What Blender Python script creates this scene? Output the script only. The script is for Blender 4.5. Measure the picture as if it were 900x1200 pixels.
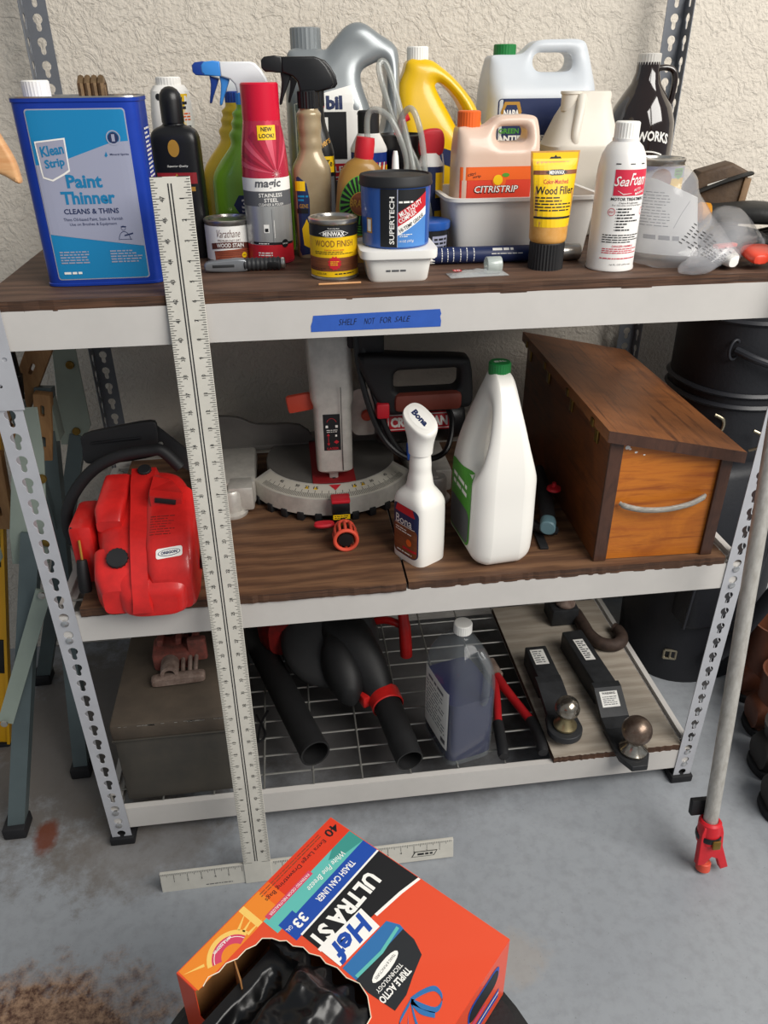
import bpy, bmesh, math, random
from math import sin, cos, pi, radians as R
from mathutils import Vector, Matrix
from mathutils.bvhtree import BVHTree

for _o in list(bpy.data.objects): bpy.data.objects.remove(_o)
SC = bpy.context.scene
COL = SC.collection
rnd = random.Random(7)

# ---------------------------------------------------------------- camera
CAM_LOC = Vector((0.4197, -1.0796, 1.3522))
YAW, PITCH, ROLL, FPX = 0.1236, 0.5215, -0.0077, 904.84
_f = Vector((sin(YAW)*cos(PITCH), cos(YAW)*cos(PITCH), -sin(PITCH)))
_r0 = Vector((cos(YAW), -sin(YAW), 0)); _u0 = _r0.cross(_f)
_r = _r0*cos(ROLL) + _u0*sin(ROLL); _u = -_r0*sin(ROLL) + _u0*cos(ROLL)
cam_data = bpy.data.cameras.new('camera'); cam = bpy.data.objects.new('camera', cam_data); COL.objects.link(cam)
cam_data.sensor_fit = 'VERTICAL'; cam_data.sensor_height = 36.0; cam_data.lens = FPX/1200*36.0
cam_data.clip_start = 0.02
_m = Matrix((_r, _u, -_f)).transposed().to_4x4(); _m.translation = CAM_LOC
cam.matrix_world = _m
SC.camera = cam

# ---------------------------------------------------------------- daylight
world = bpy.data.worlds.new('world'); SC.world = world; world.use_nodes = True
_bg = world.node_tree.nodes['Background']
_bg.inputs['Color'].default_value = (0.86, 0.93, 1.0, 1); _bg.inputs['Strength'].default_value = 0.27
def area(name, loc, aim, sx, sy, power, col):
    d = bpy.data.lights.new(name, 'AREA'); d.shape = 'RECTANGLE'; d.size = sx; d.size_y = sy; d.energy = power; d.color = col
    o = bpy.data.objects.new(name, d); COL.objects.link(o); o.location = loc
    o.rotation_euler = (Vector(aim)-Vector(loc)).to_track_quat('-Z', 'Y').to_euler(); return o
# the open garage door behind the camera
area('garage_door_daylight', (2.5, -1.9, 3.0), (0.6, 0.15, 0.75), 2.8, 1.8, 150, (1.0, 0.965, 0.91))
SC.view_settings.view_transform = 'Standard'; SC.view_settings.look = 'None'
SC.view_settings.gamma = 1.0; SC.view_settings.use_curve_mapping = False
SC.view_settings.exposure = 0.16

# ---------------------------------------------------------------- materials
def lin(c):
    if isinstance(c, str): c = [int(c[i:i+2], 16) for i in (0, 2, 4)]
    return tuple(((v/255/12.92) if v/255 <= 0.04045 else ((v/255+0.055)/1.055)**2.4) for v in c[:3]) + (1.0,)
MATS = {}
def M(name, c='808080', rough=0.5, metal=0.0, var=0.0, vscale=30.0, c2=None, bump=0.0, bscale=200.0, trans=0.0, ior=1.45, coat=0.0, alpha=1.0, stretch=None, spec=0.5):
    """plain or mottled procedural material (cached by name)"""
    if name in MATS: return MATS[name]
    m = bpy.data.materials.new(name); m.use_nodes = True; MATS[name] = m
    nt = m.node_tree; b = nt.nodes['Principled BSDF']
    b.inputs['Base Color'].default_value = lin(c); b.inputs['Roughness'].default_value = rough; b.inputs['Metallic'].default_value = metal
    b.inputs['Transmission Weight'].default_value = trans; b.inputs['IOR'].default_value = ior
    b.inputs['Coat Weight'].default_value = coat; b.inputs['Alpha'].default_value = alpha
    b.inputs['Specular IOR Level'].default_value = spec
    if var or c2 or bump:
        tc = nt.nodes.new('ShaderNodeTexCoord'); src = tc.outputs['Object']
        if stretch:
            mp = nt.nodes.new('ShaderNodeMapping'); mp.inputs['Scale'].default_value = stretch
            nt.links.new(src, mp.inputs['Vector']); src = mp.outputs['Vector']
    if var or c2:
        n = nt.nodes.new('ShaderNodeTexNoise'); n.inputs['Scale'].default_value = vscale; n.inputs['Detail'].default_value = 6; n.inputs['Roughness'].default_value = 0.65
        nt.links.new(src, n.inputs['Vector'])
        cr = nt.nodes.new('ShaderNodeValToRGB'); L = lin(c)
        if c2: e0, e1 = L, lin(c2)
        else: e0 = tuple(v*(1-var) for v in L[:3])+(1,); e1 = tuple(min(1, v*(1+var)) for v in L[:3])+(1,)
        cr.color_ramp.elements[0].color = e0; cr.color_ramp.elements[1].color = e1
        cr.color_ramp.elements[0].position = 0.36; cr.color_ramp.elements[1].position = 0.66
        nt.links.new(n.outputs['Fac'], cr.inputs['Fac']); nt.links.new(cr.outputs['Color'], b.inputs['Base Color'])
    if bump:
        n2 = nt.nodes.new('ShaderNodeTexNoise'); n2.inputs['Scale'].default_value = bscale; n2.inputs['Detail'].default_value = 4
        nt.links.new(src, n2.inputs['Vector'])
        bp = nt.nodes.new('ShaderNodeBump'); bp.inputs['Strength'].default_value = bump; bp.inputs['Distance'].default_value = 0.002
        nt.links.new(n2.outputs['Fac'], bp.inputs['Height']); nt.links.new(bp.outputs['Normal'], b.inputs['Normal'])
    return m

class NB:
    """small node-graph writer for the few large custom materials"""
    def __init__(s, name):
        s.m = bpy.data.materials.new(name); s.m.use_nodes = True; s.nt = s.m.node_tree; s.b = s.nt.nodes['Principled BSDF']; MATS[name] = s.m
        s.tc = s.nt.nodes.new('ShaderNodeTexCoord').outputs['Object']
    def n(s, t, ins=None, **kw):
        k = s.nt.nodes.new('ShaderNode'+t)
        for a, v in kw.items(): setattr(k, a, v)
        for a, v in (ins or {}).items():
            if isinstance(v, bpy.types.NodeSocket): s.nt.links.new(v, k.inputs[a])
            else: k.inputs[a].default_value = v
        return k
    def noise(s, scale, detail=6, rough=0.6, vec=None, dist=0.0): return s.n('TexNoise', {'Vector': vec or s.tc, 'Scale': scale, 'Detail': detail, 'Roughness': rough, 'Distortion': dist}).outputs['Fac']
    def map(s, scale=(1, 1, 1), loc=(0, 0, 0), rot=(0, 0, 0)): return s.n('Mapping', {'Vector': s.tc, 'Scale': scale, 'Location': loc, 'Rotation': rot}).outputs['Vector']
    def ramp(s, fac, stops):
        k = s.n('ValToRGB', {'Fac': fac}); e = k.color_ramp.elements
        while len(e) < len(stops): e.new(0.5)
        for i, (p, c) in enumerate(stops): e[i].position = p; e[i].color = lin(c) if not isinstance(c, float) else (c, c, c, 1)
        return k.outputs['Color']
    def mix(s, fac, a, b, mode='MIX'):
        k = s.n('MixRGB', {'Fac': fac}, blend_type=mode)
        for nm, v in (('Color1', a), ('Color2', b)):
            if isinstance(v, bpy.types.NodeSocket): s.nt.links.new(v, k.inputs[nm])
            else: k.inputs[nm].default_value = lin(v)
        return k.outputs['Color']
    def math(s, op, a, b=0.0):
        k = s.n('Math', {0: a, 1: b}, operation=op); return k.outputs[0]
    def set(s, col=None, rough=None, height=None, strength=0.5, dist=0.003):
        if col is not None: s.nt.links.new(col, s.b.inputs['Base Color'])
        if rough is not None:
            if isinstance(rough, float): s.b.inputs['Roughness'].default_value = rough
            else: s.nt.links.new(rough, s.b.inputs['Roughness'])
        if height is not None:
            bp = s.n('Bump', {'Height': height, 'Strength': strength, 'Distance': dist}); s.nt.links.new(bp.outputs['Normal'], s.b.inputs['Normal'])
        return s.m

# ---------------------------------------------------------------- mesh helpers
def finish(name, me, mats, parent=None, loc=None, smooth=35):
    o = bpy.data.objects.new(name, me); COL.objects.link(o)
    if not isinstance(mats, (list, tuple)): mats = [mats]
    for m in mats: me.materials.append(m)
    if smooth:
        me.polygons.foreach_set('use_smooth', [True]*len(me.polygons)); me.set_sharp_from_angle(angle=R(smooth))
    if parent is not None: o.parent = parent
    if loc is not None: o.location = loc
    return o
def ob(name, bm, mats, parent=None, loc=None, smooth=35):
    me = bpy.data.meshes.new(name); bmesh.ops.recalc_face_normals(bm, faces=bm.faces); bm.to_mesh(me); bm.free()
    return finish(name, me, mats, parent, loc, smooth)
def thing(name, label, cat, loc=(0, 0, 0), rz=0.0, group=None, rot=None):
    o = bpy.data.objects.new(name, None); COL.objects.link(o); o.empty_display_size = 0.05
    o.location = loc; o.rotation_euler = rot if rot else (0, 0, rz); o['label'] = label; o['category'] = cat
    if group: o['group'] = group
    return o
def tag(o, label, cat, group=None):
    o['label'] = label; o['category'] = cat
    if group: o['group'] = group
    return o
def struct(o): o['kind'] = 'structure'; return o
BM = bmesh.new
def box(bm, c, s, bev=0.0, rot=None, seg=2, mat=0):
    r = bmesh.ops.create_cube(bm, size=1.0); vs = r['verts']
    bmesh.ops.scale(bm, vec=s, verts=vs)
    fs = set(f for v in vs for f in v.link_faces)
    if bev > 0:
        es = list(set(e for v in vs for e in v.link_edges))
        rr = bmesh.ops.bevel(bm, geom=es, offset=bev, segments=seg, affect='EDGES', profile=0.5)
        vs = list(set(v for f in rr['faces'] for v in f.verts) | set(v for v in vs if v.is_valid))
        fs = set(f for v in vs for f in v.link_faces)
    if rot is not None: bmesh.ops.rotate(bm, cent=(0, 0, 0), matrix=Matrix.Rotation(rot[1], 3, rot[0]) if isinstance(rot, tuple) else rot, verts=vs)
    bmesh.ops.translate(bm, vec=c, verts=vs)
    for f in fs: f.material_index = mat
    return vs
def grid_strip(bm, rings, close=True, cap0=True, cap1=True, mat=0):
    V = [[bm.verts.new(p) for p in r] for r in rings]; n = len(V[0])
    for a, b in zip(V, V[1:]):
        for i in range(n if close else n-1):
            j = (i+1) % n
            try: bm.faces.new((a[i], a[j], b[j], b[i])).material_index = mat
            except ValueError: pass
    if cap0: bm.faces.new(V[0][::-1]).material_index = mat
    if cap1: bm.faces.new(V[-1]).material_index = mat
    return V
def tube(bm, path, r, seg=12, caps=True, closed=False, mat=0, flat=1.0):
    """round sweep along a list of points; r is a number or one radius a point"""
    P = [Vector(p) for p in path]; n = len(P); rs = r if isinstance(r, (list, tuple)) else [r]*n
    rings = []; up = None
    for i, p in enumerate(P):
        if closed: t = P[(i+1) % n]-P[i-1]
        else: t = P[min(i+1, n-1)]-P[max(i-1, 0)]
        t.normalize()
        if up is None:
            up = Vector((0, 0, 1)) if abs(t.z) < 0.9 else Vector((1, 0, 0))
        up = (up-t*up.dot(t)).normalized(); sd = t.cross(up)
        rings.append([p+(sd*cos(2*pi*k/seg)+up*sin(2*pi*k/seg)*flat)*rs[i] for k in range(seg)])
    if closed: rings.append(rings[0]); V = grid_strip(bm, rings[:-1], True, False, False, mat); a, b = V[-1], V[0]; [bm.faces.new((a[i], a[(i+1) % seg], b[(i+1) % seg], b[i])) for i in range(seg)]
    else: grid_strip(bm, rings, True, caps, caps, mat)
def spline(pts, n=8):
    """Catmull-Rom through points"""
    P = [Vector(p) for p in pts]; out = []
    for i in range(len(P)-1):
        a, b, c, d = P[max(i-1, 0)], P[i], P[i+1], P[min(i+2, len(P)-1)]
        for k in range(n):
            t = k/n; out.append(0.5*((2*b)+(c-a)*t+(2*a-5*b+4*c-d)*t*t+(3*b-a-3*c+d)*t**3))
    out.append(P[-1]); return out
def lathe(bm, prof, seg=40, c=(0, 0), axis='Z', mat=0, caps=(True, True)):
    rings = []
    for r, z in prof:
        ring = []
        for k in range(seg):
            a = 2*pi*k/seg; x, y = c[0]+r*cos(a), c[1]+r*sin(a)
            ring.append((x, y, z) if axis == 'Z' else ((z, x, y) if axis == 'X' else (x, z, y)))
        rings.append(ring)
    return grid_strip(bm, rings, True, caps[0], caps[1], mat)
def se(rx, ry, n, seg, cx=0, cy=0, z=0):
    """superellipse ring"""
    out = []
    for k in range(seg):
        a = 2*pi*(k+0.5)/seg; ca, sa = cos(a), sin(a)
        out.append((cx+rx*math.copysign(abs(ca)**(2/n), ca), cy+ry*math.copysign(abs(sa)**(2/n), sa), z))
    return out
def loft(bm, secs, seg=40, smooth=0, mat=0, caps=(True, True)):
    """secs: (z, rx, ry, n, cx, cy); smooth>0 inserts Catmull-Rom rings"""
    S = [tuple(s)+(0,)*(6-len(s)) if len(s) >= 4 else tuple(s)+(2,)+(0, 0) for s in secs]
    if smooth:
        out = []
        for i in range(len(S)-1):
            a, b, c, d = S[max(i-1, 0)], S[i], S[i+1], S[min(i+2, len(S)-1)]
            for k in range(smooth):
                t = k/smooth
                out.append(tuple(0.5*((2*b[j])+(c[j]-a[j])*t+(2*a[j]-5*b[j]+4*c[j]-d[j])*t*t+(3*b[j]-a[j]-3*c[j]+d[j])*t**3) for j in range(6)))
        out.append(S[-1]); S = out
    return grid_strip(bm, [se(max(s[1], 1e-4), max(s[2], 1e-4), max(s[3], 1.2), seg, s[4], s[5], s[0]) for s in S], True, caps[0], caps[1], mat)
def curve_mesh(outlines, thick, bev=0.0, res=2):
    """filled 2D outlines (even-odd holes) in XZ, thickness along Y, rounded edges; returns a mesh centred on y=0"""
    cu = bpy.data.curves.new('tmp', 'CURVE'); cu.dimensions = '2D'; cu.fill_mode = 'BOTH'
    cu.extrude = max(thick/2-bev, 1e-5); cu.bevel_depth = bev; cu.bevel_resolution = res; cu.offset = -bev
    for ol in outlines:
        s = cu.splines.new('POLY'); s.points.add(len(ol)-1); s.use_cyclic_u = True
        for i, p in enumerate(ol): s.points[i].co = (p[0], p[1], 0, 1)
    o = bpy.data.objects.new('tmp', cu); me = bpy.data.meshes.new_from_object(o)
    bpy.data.objects.remove(o); bpy.data.curves.remove(cu)
    me.transform(Matrix.Rotation(pi/2, 4, 'X')); return me
def plate(bm, outlines, thick, bev=0.0, loc=(0, 0, 0), rot=None, mat=0, fn=None):
    """add a curve_mesh to bm"""
    me = curve_mesh(outlines, thick, bev); t = BM(); t.from_mesh(me); bpy.data.meshes.remove(me)
    bmesh.ops.remove_doubles(t, verts=t.verts, dist=1e-5)
    if fn:
        for v in t.verts: v.co = fn(v.co)
    if rot is not None: bmesh.ops.transform(t, matrix=rot.to_4x4(), verts=t.verts)
    bmesh.ops.translate(t, vec=loc, verts=t.verts)
    for f in t.faces: f.material_index = mat
    me = bpy.data.meshes.new('t'); t.to_mesh(me); t.free(); bm.from_mesh(me); bpy.data.meshes.remove(me)
def rrect(x0, z0, x1, z1, r, n=4):
    out = []
    for cx, cz, a0 in ((x1-r, z0+r, -90), (x1-r, z1-r, 0), (x0+r, z1-r, 90), (x0+r, z0+r, 180)):
        for k in range(n+1):
            a = R(a0+90*k/n); out.append((cx+r*cos(a), cz+r*sin(a)))
    return out
def smoothpoly(pts, n=5):
    """closed Catmull-Rom through 2D points"""
    P = pts; N = len(P); out = []
    for i in range(N):
        a, b, c, d = P[i-1], P[i], P[(i+1) % N], P[(i+2) % N]
        for k in range(n):
            t = k/n; out.append(tuple(0.5*((2*b[j])+(c[j]-a[j])*t+(2*a[j]-5*b[j]+4*c[j]-d[j])*t*t+(3*b[j]-a[j]-3*c[j]+d[j])*t**3) for j in (0, 1)))
    return out
def ell(cx, cz, rx, rz, n=24, a0=0, a1=360):
    return [(cx+rx*cos(R(a0+(a1-a0)*k/(n if a1-a0 >= 360 else n-1))), cz+rz*sin(R(a0+(a1-a0)*k/(n if a1-a0 >= 360 else n-1)))) for k in range(n)]
def fuse(bm, voxel=0.003, it=6, fac=0.5):
    """union of overlapping closed shells into one smooth skin"""
    me = bpy.data.meshes.new('f'); bmesh.ops.recalc_face_normals(bm, faces=bm.faces); bm.to_mesh(me); bm.free(); o = bpy.data.objects.new('f', me); COL.objects.link(o)
    a = o.modifiers.new('r', 'REMESH'); a.mode = 'VOXEL'; a.voxel_size = voxel
    s = o.modifiers.new('s', 'SMOOTH'); s.iterations = it; s.factor = fac
    dg = bpy.context.evaluated_depsgraph_get(); r = bpy.data.meshes.new_from_object(o.evaluated_get(dg))
    bpy.data.objects.remove(o); bpy.data.meshes.remove(me)
    b = BM(); b.from_mesh(r); bpy.data.meshes.remove(r); return b

# ---------------------------------------------------------------- flat print (labels, lettering)
_TXT = {}
def text_geo(s, bold=0.0, shear=0.0):
    k = (s, round(bold, 4), shear)
    if k not in _TXT:
        cu = bpy.data.curves.new('t', 'FONT'); cu.body = s; cu.size = 1.0; cu.offset = bold; cu.shear = shear; cu.resolution_u = 2
        o = bpy.data.objects.new('t', cu); me = bpy.data.meshes.new_from_object(o)
        vs = [(v.co.x, v.co.y) for v in me.vertices]; fs = [tuple(p.vertices) for p in me.polygons]
        bpy.data.objects.remove(o); bpy.data.curves.remove(cu); bpy.data.meshes.remove(me)
        if vs:
            x0 = min(v[0] for v in vs); x1 = max(v[0] for v in vs); y0 = min(v[1] for v in vs); y1 = max(v[1] for v in vs)
        else: x0 = x1 = y0 = y1 = 0
        _TXT[k] = (vs, fs, x0, x1, y0, y1)
    return _TXT[k]
class Print:
    """print in (u,v) metres on layers, then laid onto a surface"""
    def __init__(s): s.V = []; s.F = []; s.mats = []
    def mi(s, m):
        if m not in s.mats: s.mats.append(m)
        return s.mats.index(m)
    def raw(s, vs, fs, m, layer):
        o = len(s.V); i = s.mi(m); s.V += [(x, y, layer) for x, y in vs]; s.F += [(tuple(o+k for k in f), i) for f in fs]; return s
    def poly(s, pts, m, layer=0): return s.raw(pts, [tuple(range(len(pts)))], m, layer)
    def rect(s, x0, y0, x1, y1, m, layer=0): return s.raw([(x0, y0), (x1, y0), (x1, y1), (x0, y1)], [(0, 1, 2, 3)], m, layer)
    def band(s, A, B, m, layer=0):
        n = len(A); return s.raw(list(A)+list(B), [(i, i+1, n+i+1, n+i) for i in range(n-1)], m, layer)
    def ring(s, cx, cy, r0, r1, m, layer=0, n=28, ky=1.0): return s.band([(cx+r0*cos(2*pi*k/n), cy+ky*r0*sin(2*pi*k/n)) for k in range(n+1)], [(cx+r1*cos(2*pi*k/n), cy+ky*r1*sin(2*pi*k/n)) for k in range(n+1)], m, layer)
    def text(s, t, cx, cy, w, h, m, layer=1, bold=0.02, shear=0.0, rot=0.0, align='C', arc=0.0):
        """fits the words into a w x h box centred at cx,cy (w None keeps proportion; align L/R anchors cx at an end)"""
        vs, fs, x0, x1, y0, y1 = text_geo(t, bold, shear)
        if not vs: return s
        ky = h/max(y1-y0, 1e-4); kx = ky if w is None else w/max(x1-x0, 1e-4)
        ax = {'C': (x0+x1)/2, 'L': x0, 'R': x1}[align]; out = []
        for x, y in vs:
            px, py = (x-ax)*kx, (y-(y0+y1)/2)*ky
            if arc: py -= arc*px*px
            out.append((cx+px*cos(rot)-py*sin(rot), cy+px*sin(rot)+py*cos(rot)))
        return s.raw(out, fs, m, layer)
    def lines(s, x0, y0, x1, y1, n, m, layer=1, fill=0.5, seed=1):
        """rows of print too small to read"""
        r = random.Random(seed); p = (y1-y0)/n
        for i in range(n):
            yb = y1-(i+1)*p+p*(1-fill)/2; x = x0; xe = x1-(x1-x0)*r.choice((0, 0, .05, .15, .3))
            while x < xe-p*.4:
                w = min(p*r.uniform(.7, 2.6), xe-x); s.rect(x, yb, x+w, yb+p*fill, m, layer); x += w+p*.35
        return s
    def lay(s, name, parent, fn, du=0.0, dv=0.0, eps=0.0003, base=0.0004, smooth=0):
        """fn(u,v)->(point, normal); du/dv slice the print for curved surfaces"""
        bm = BM(); V = [bm.verts.new(v) for v in s.V]
        for f, i in s.F:
            try: bm.faces.new([V[k] for k in f]).material_index = i
            except ValueError: pass
        for ax, st in ((0, du), (1, dv)):
            if st:
                lo = min(v.co[ax] for v in bm.verts); hi = max(v.co[ax] for v in bm.verts)
                k = math.ceil(lo/st)
                while k*st < hi:
                    co = Vector((0, 0, 0)); co[ax] = k*st; no = Vector((0, 0, 0)); no[ax] = 1
                    bmesh.ops.bisect_plane(bm, geom=bm.verts[:]+bm.edges[:]+bm.faces[:], plane_co=co, plane_no=no, dist=1e-7); k += 1
        for v in bm.verts:
            p, n = fn(v.co.x, v.co.y); v.co = Vector(p)+Vector(n)*(base+eps*v.co.z)
        me = bpy.data.meshes.new(name); bm.to_mesh(me); bm.free()
        return finish(name, me, s.mats, parent, None, smooth)
def flat_front(y, dx=0.0, dz=0.0): return lambda u, v: ((u+dx, y, v+dz), (0, -1, 0))
def on_cyl(r, a0=-90.0, cx=0.0, cy=0.0, rz=None):
    """u runs round the cylinder, centred on angle a0 (degrees)"""
    def fn(u, v):
        rr = rz(v) if rz else r; a = R(a0)+u/rr; return ((cx+rr*cos(a), cy+rr*sin(a), v), (cos(a), sin(a), 0))
    return fn
def plane_fn(o, eu, ev):
    o, eu, ev = Vector(o), Vector(eu).normalized(), Vector(ev).normalized(); n = eu.cross(ev)
    return lambda u, v: (o+eu*u+ev*v, n)
def shoot(obj, direction=(0, 1, 0), eu=(1, 0, 0), ev=(0, 0, 1), o=(0, 0, 0)):
    """lays print onto a body by casting rays at it"""
    me = obj.data; bv = BVHTree.FromPolygons([v.co for v in me.vertices], [tuple(p.vertices) for p in me.polygons])
    d = Vector(direction).normalized(); eu, ev, o = Vector(eu), Vector(ev), Vector(o)
    def fn(u, v):
        q = o+eu*u+ev*v-d*0.6; h = bv.ray_cast(q, d)
        if h[0] is None: h = bv.find_nearest(q+d*0.6)
        return h[0], -d
    return fn
# ================================================================ the setting
def mat_wall():
    k = NB('stucco'); big = k.noise(2.2, 3); sp = k.noise(17, 6, .62, dist=1.6)
    col = k.mix(k.noise(6, 4), 'd2c9bc', 'ddd5c8'); col = k.mix(k.math('MULTIPLY', big, .25), col, 'bcb0a1')
    flake = k.ramp(sp, [(.5, 0.0), (.56, .9), (.62, 1.0)]); fine = k.ramp(k.noise(120, 3, .55), [(.4, 0.0), (.62, 1.0)])
    h = k.math('ADD', k.math('MULTIPLY', flake, .55), k.math('MULTIPLY', fine, .42)); h = k.math('ADD', h, k.math('MULTIPLY', k.noise(330, 2), .2))
    return k.set(col, .9, h, .62, .0035)
def mat_floor():
    k = NB('garage_concrete')
    col = k.mix(k.noise(3.5, 8), '85898f', '9ea2a6'); col = k.mix(k.ramp(k.noise(45, 5), [(.45, 0.0), (.75, .35)]), col, '6f7073')
    sx = k.n('SeparateXYZ', {'Vector': k.tc})
    # brown dirt worn into the floor left of the shelf
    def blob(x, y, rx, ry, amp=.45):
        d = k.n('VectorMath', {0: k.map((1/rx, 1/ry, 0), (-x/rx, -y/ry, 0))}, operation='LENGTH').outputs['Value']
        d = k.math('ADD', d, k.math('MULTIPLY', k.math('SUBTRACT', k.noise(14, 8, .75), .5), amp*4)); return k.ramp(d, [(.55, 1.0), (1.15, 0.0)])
    col = k.mix(k.math('MULTIPLY', blob(-.1, .32, .4, .42), .75), col, '5d544b')
    col = k.mix(k.math('MULTIPLY', blob(.05, .0, .22, .14), .55), col, '6d655d')
    col = k.mix(k.math('MULTIPLY', blob(.58, .36, .66, .42, .15), .8), col, '3d3733')  # dirt under the shelf, darkened further by shade painted into the colour
    rust = k.mix(k.ramp(k.noise(55, 6, .8), [(.4, 0.0), (.6, 1.0)]), '45200f', 'a9876b')
    col = k.mix(k.math('MULTIPLY', blob(-.07, -.37, .24, .15, .45), .97), col, rust)
    col = k.mix(k.math('MULTIPLY', blob(-.14, .035, .03, .05, .25), .9), col, '6b3520')
    col = k.mix(k.math('MULTIPLY', blob(.72, -.33, .09, .05, .7), .45), col, 'a39a90')
    spk = k.ramp(k.noise(160, 3), [(.66, 0.0), (.72, 1.0)]); col = k.mix(k.math('MULTIPLY', spk, .35), col, '4f4d4a')
    return k.set(col, k.ramp(k.noise(8, 6), [(.3, .33), (.7, .55)]), k.noise(50, 5), .25, .002)
def mat_ply(name, a, b, c):
    k = NB(name); v = k.map((3, 30, 30)); w = k.map((.6, 1.8, 1.8))
    d = k.noise(2.2, 5, .6, w, 1.5); fig = k.n('TexWave', {'Vector': w, 'Scale': 5.0, 'Distortion': 9.0, 'Detail': 3.0, 'Detail Scale': 1.3}, bands_direction='Y').outputs['Color']
    col = k.mix(fig, a, b); col = k.mix(k.math('MULTIPLY', d, .45), col, c); col = k.mix(k.ramp(k.noise(1.0, 5, .6, k.map((12, 170, 170))), [(.45, 0.0), (.7, .55)]), col, c)
    return k.set(col, .62, k.noise(1.2, 5, .6, k.map((10, 160, 160))), .35, .002)
wall = BM(); box(wall, (.6, .66+.06, 1.3), (6.0, .12, 2.9)); struct(ob('wall_back', wall, mat_wall(), smooth=0))
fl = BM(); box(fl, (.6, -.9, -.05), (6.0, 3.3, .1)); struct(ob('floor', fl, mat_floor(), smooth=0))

# ================================================================ shelving unit
SW, SD, PT = 1.2192, .6, .036
M('beam_white', 'c6c2bd', .42, var=.04, vscale=8); M('post_light', 'b4b5ba', .45, .1, var=.05, vscale=20); M('post_shaded', '74777d', .5, .35, var=.06, vscale=25)
M('rivet', 'd2d2d2', .25, .9); M('black_rubber', '17171a', .7); M('wire', 'b5b4ae', .38, .75, var=.08); M('tape_blue', '2c58b0', .75, var=.05, vscale=60); M('ink', '141418', .8)
shelf = thing('shelving_unit', 'light grey steel garage shelf with keyhole posts, three tiers and blue tape note', 'shelf')
def keyhole(z, x=0.0):
    o = []
    for k in range(11): a = R(-60+300*k/10); o.append((x+.0082*cos(a), z+.006+.0082*sin(a)))
    for k in range(5): a = R(180+180*k/4); o.append((x+.0045*cos(a), z-.0085+.0045*sin(a)))
    return o
ZP, Z0 = 1.76, .0219
def post(px, py, sx, sy, mat):
    # an L of two punched flanges; the wide one faces the front
    b = BM(); w = .038
    hs = [keyhole(Z0+PT*i, 0) for i in range(int((ZP-Z0-.02)/PT)+1)]
    plate(b, [[(-w/2, .004), (w/2, .004), (w/2, ZP), (-w/2, ZP)]]+hs, .0018, 0, (px+sx*w/2, py, 0))
    plate(b, [[(-w/2, .004), (w/2, .004), (w/2, ZP), (-w/2, ZP)]]+hs, .0018, 0, (px+sx*.0009, py+sy*w/2, 0), Matrix.Rotation(pi/2, 3, 'Z'))
    p = ob('post', b, mat, shelf, smooth=0)
    f = BM(); box(f, (px+sx*.019, py+sy*.016, .0095), (.048, .048, .019), .003); ob('foot', f, M('black_rubber'), p)
    return p
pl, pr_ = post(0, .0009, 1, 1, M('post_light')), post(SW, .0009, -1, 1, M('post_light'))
post(0, SD, 1, -1, M('post_shaded')); post(SW, SD, -1, -1, M('post_shaded'))  # back posts: same metal as the front, with its shaded look painted in darker
TIERS = (.094, .568, 1.0736)
BH = .054
for z in TIERS:
    prof = [(0, -BH), (0, 0), (.012, 0), (.012, -.010), (.022, -.010), (.022, -.012), (.010, -.012), (.010, -.002), (.002, -.002), (.002, -BH+.002), (.014, -BH+.002), (.014, -BH)]
    for y0, s in ((.0022, 1), (SD-.0022, -1)):
        b = BM(); grid_strip(b, [[(x, y0+s*p[0], z+p[1]) for p in prof] for x in (.004, SW-.004)]); bm_ = ob('beam', b, M('beam_white'), shelf, smooth=0)
        if s == 1:
            for x in (.019, SW-.019):
                for zz in (-.016, -.016-PT):
                    n = round((z+zz-Z0)/PT); rz = Z0+PT*n-.006
                    if rz > z-BH-.004: rv = BM(); lathe(rv, [(.0001, -.0036), (.0035, -.0034), (.0062, -.002), (.0066, .002)], 14, (x, rz), 'Y'); ob('rivet', rv, M('rivet'), bm_)
    for x0, s in ((.0022, 1), (SW-.0022, -1)):
        b = BM(); grid_strip(b, [[(x0+s*p[0], y, z+p[1]) for p in prof] for y in (.04, SD-.04)]); ob('side_beam', b, M('beam_white'), shelf, smooth=0)
    # welded wire deck
    for i in range(12):
        b = BM(); y = .008+.05*i if i else .012; tube(b, [(.02, y, z-.0070), (SW-.02, y, z-.0070)], .0021, 6); ob('deck_wire', b, M('wire'), shelf)
    for i in range(12):
        b = BM(); x = .108+.1*i if i < 11 else SW-.03; tube(b, [(x, .014, z-.0032), (x, SD-.014, z-.0032)], .0019, 6); ob('deck_wire', b, M('wire'), shelf)
for i, x in enumerate((.0, SW-.041)):
    b = BM(); plate(b, [[(x-.001, .936), (x+.042, .936), (x+.042, 1.20), (x-.001, 1.20)]]+[ell(x+.02+d, zz, .0035, .003, 10) for d, zz in ((-.010, .995), (-.003, .972), (.012, 1.01))], .0016, 0, (0, -.0012, 0))
    ob('splice_plate', b, M('post_light'), (pl, pr_)[i], smooth=0)
# tape note on the front of the top beam
b = BM(); tz = 1.041
plate(b, [[(.452, tz-.0125), (.6385, tz-.0125), (.639, tz-.004), (.6375, tz+.002), (.639, tz+.006), (.637, tz+.0128), (.456, tz+.0105), (.4545, tz+.003), (.452, tz-.004)]], .0003, 0, (0, .0019, 0))
tp = ob('tape_note', b, M('tape_blue'), shelf, smooth=0); tp['label'] = 'blue painter\'s tape note reading SHELF NOT FOR SALE'
P = Print(); P.text('SHELF', .5045, tz+.000, .026, .0088, M('ink'), 0, -.012, .25); P.text('NOT', .5355, tz, .0155, .0085, M('ink'), 0, -.012, .3); P.text('FOR', .5585, tz+.0005, .016, .0085, M('ink'), 0, -.012, .2); P.text('SALE', .583, tz+.001, .023, .008, M('ink'), 0, -.012, .35)
P.lay('lettering', tp, flat_front(.0017))
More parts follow.
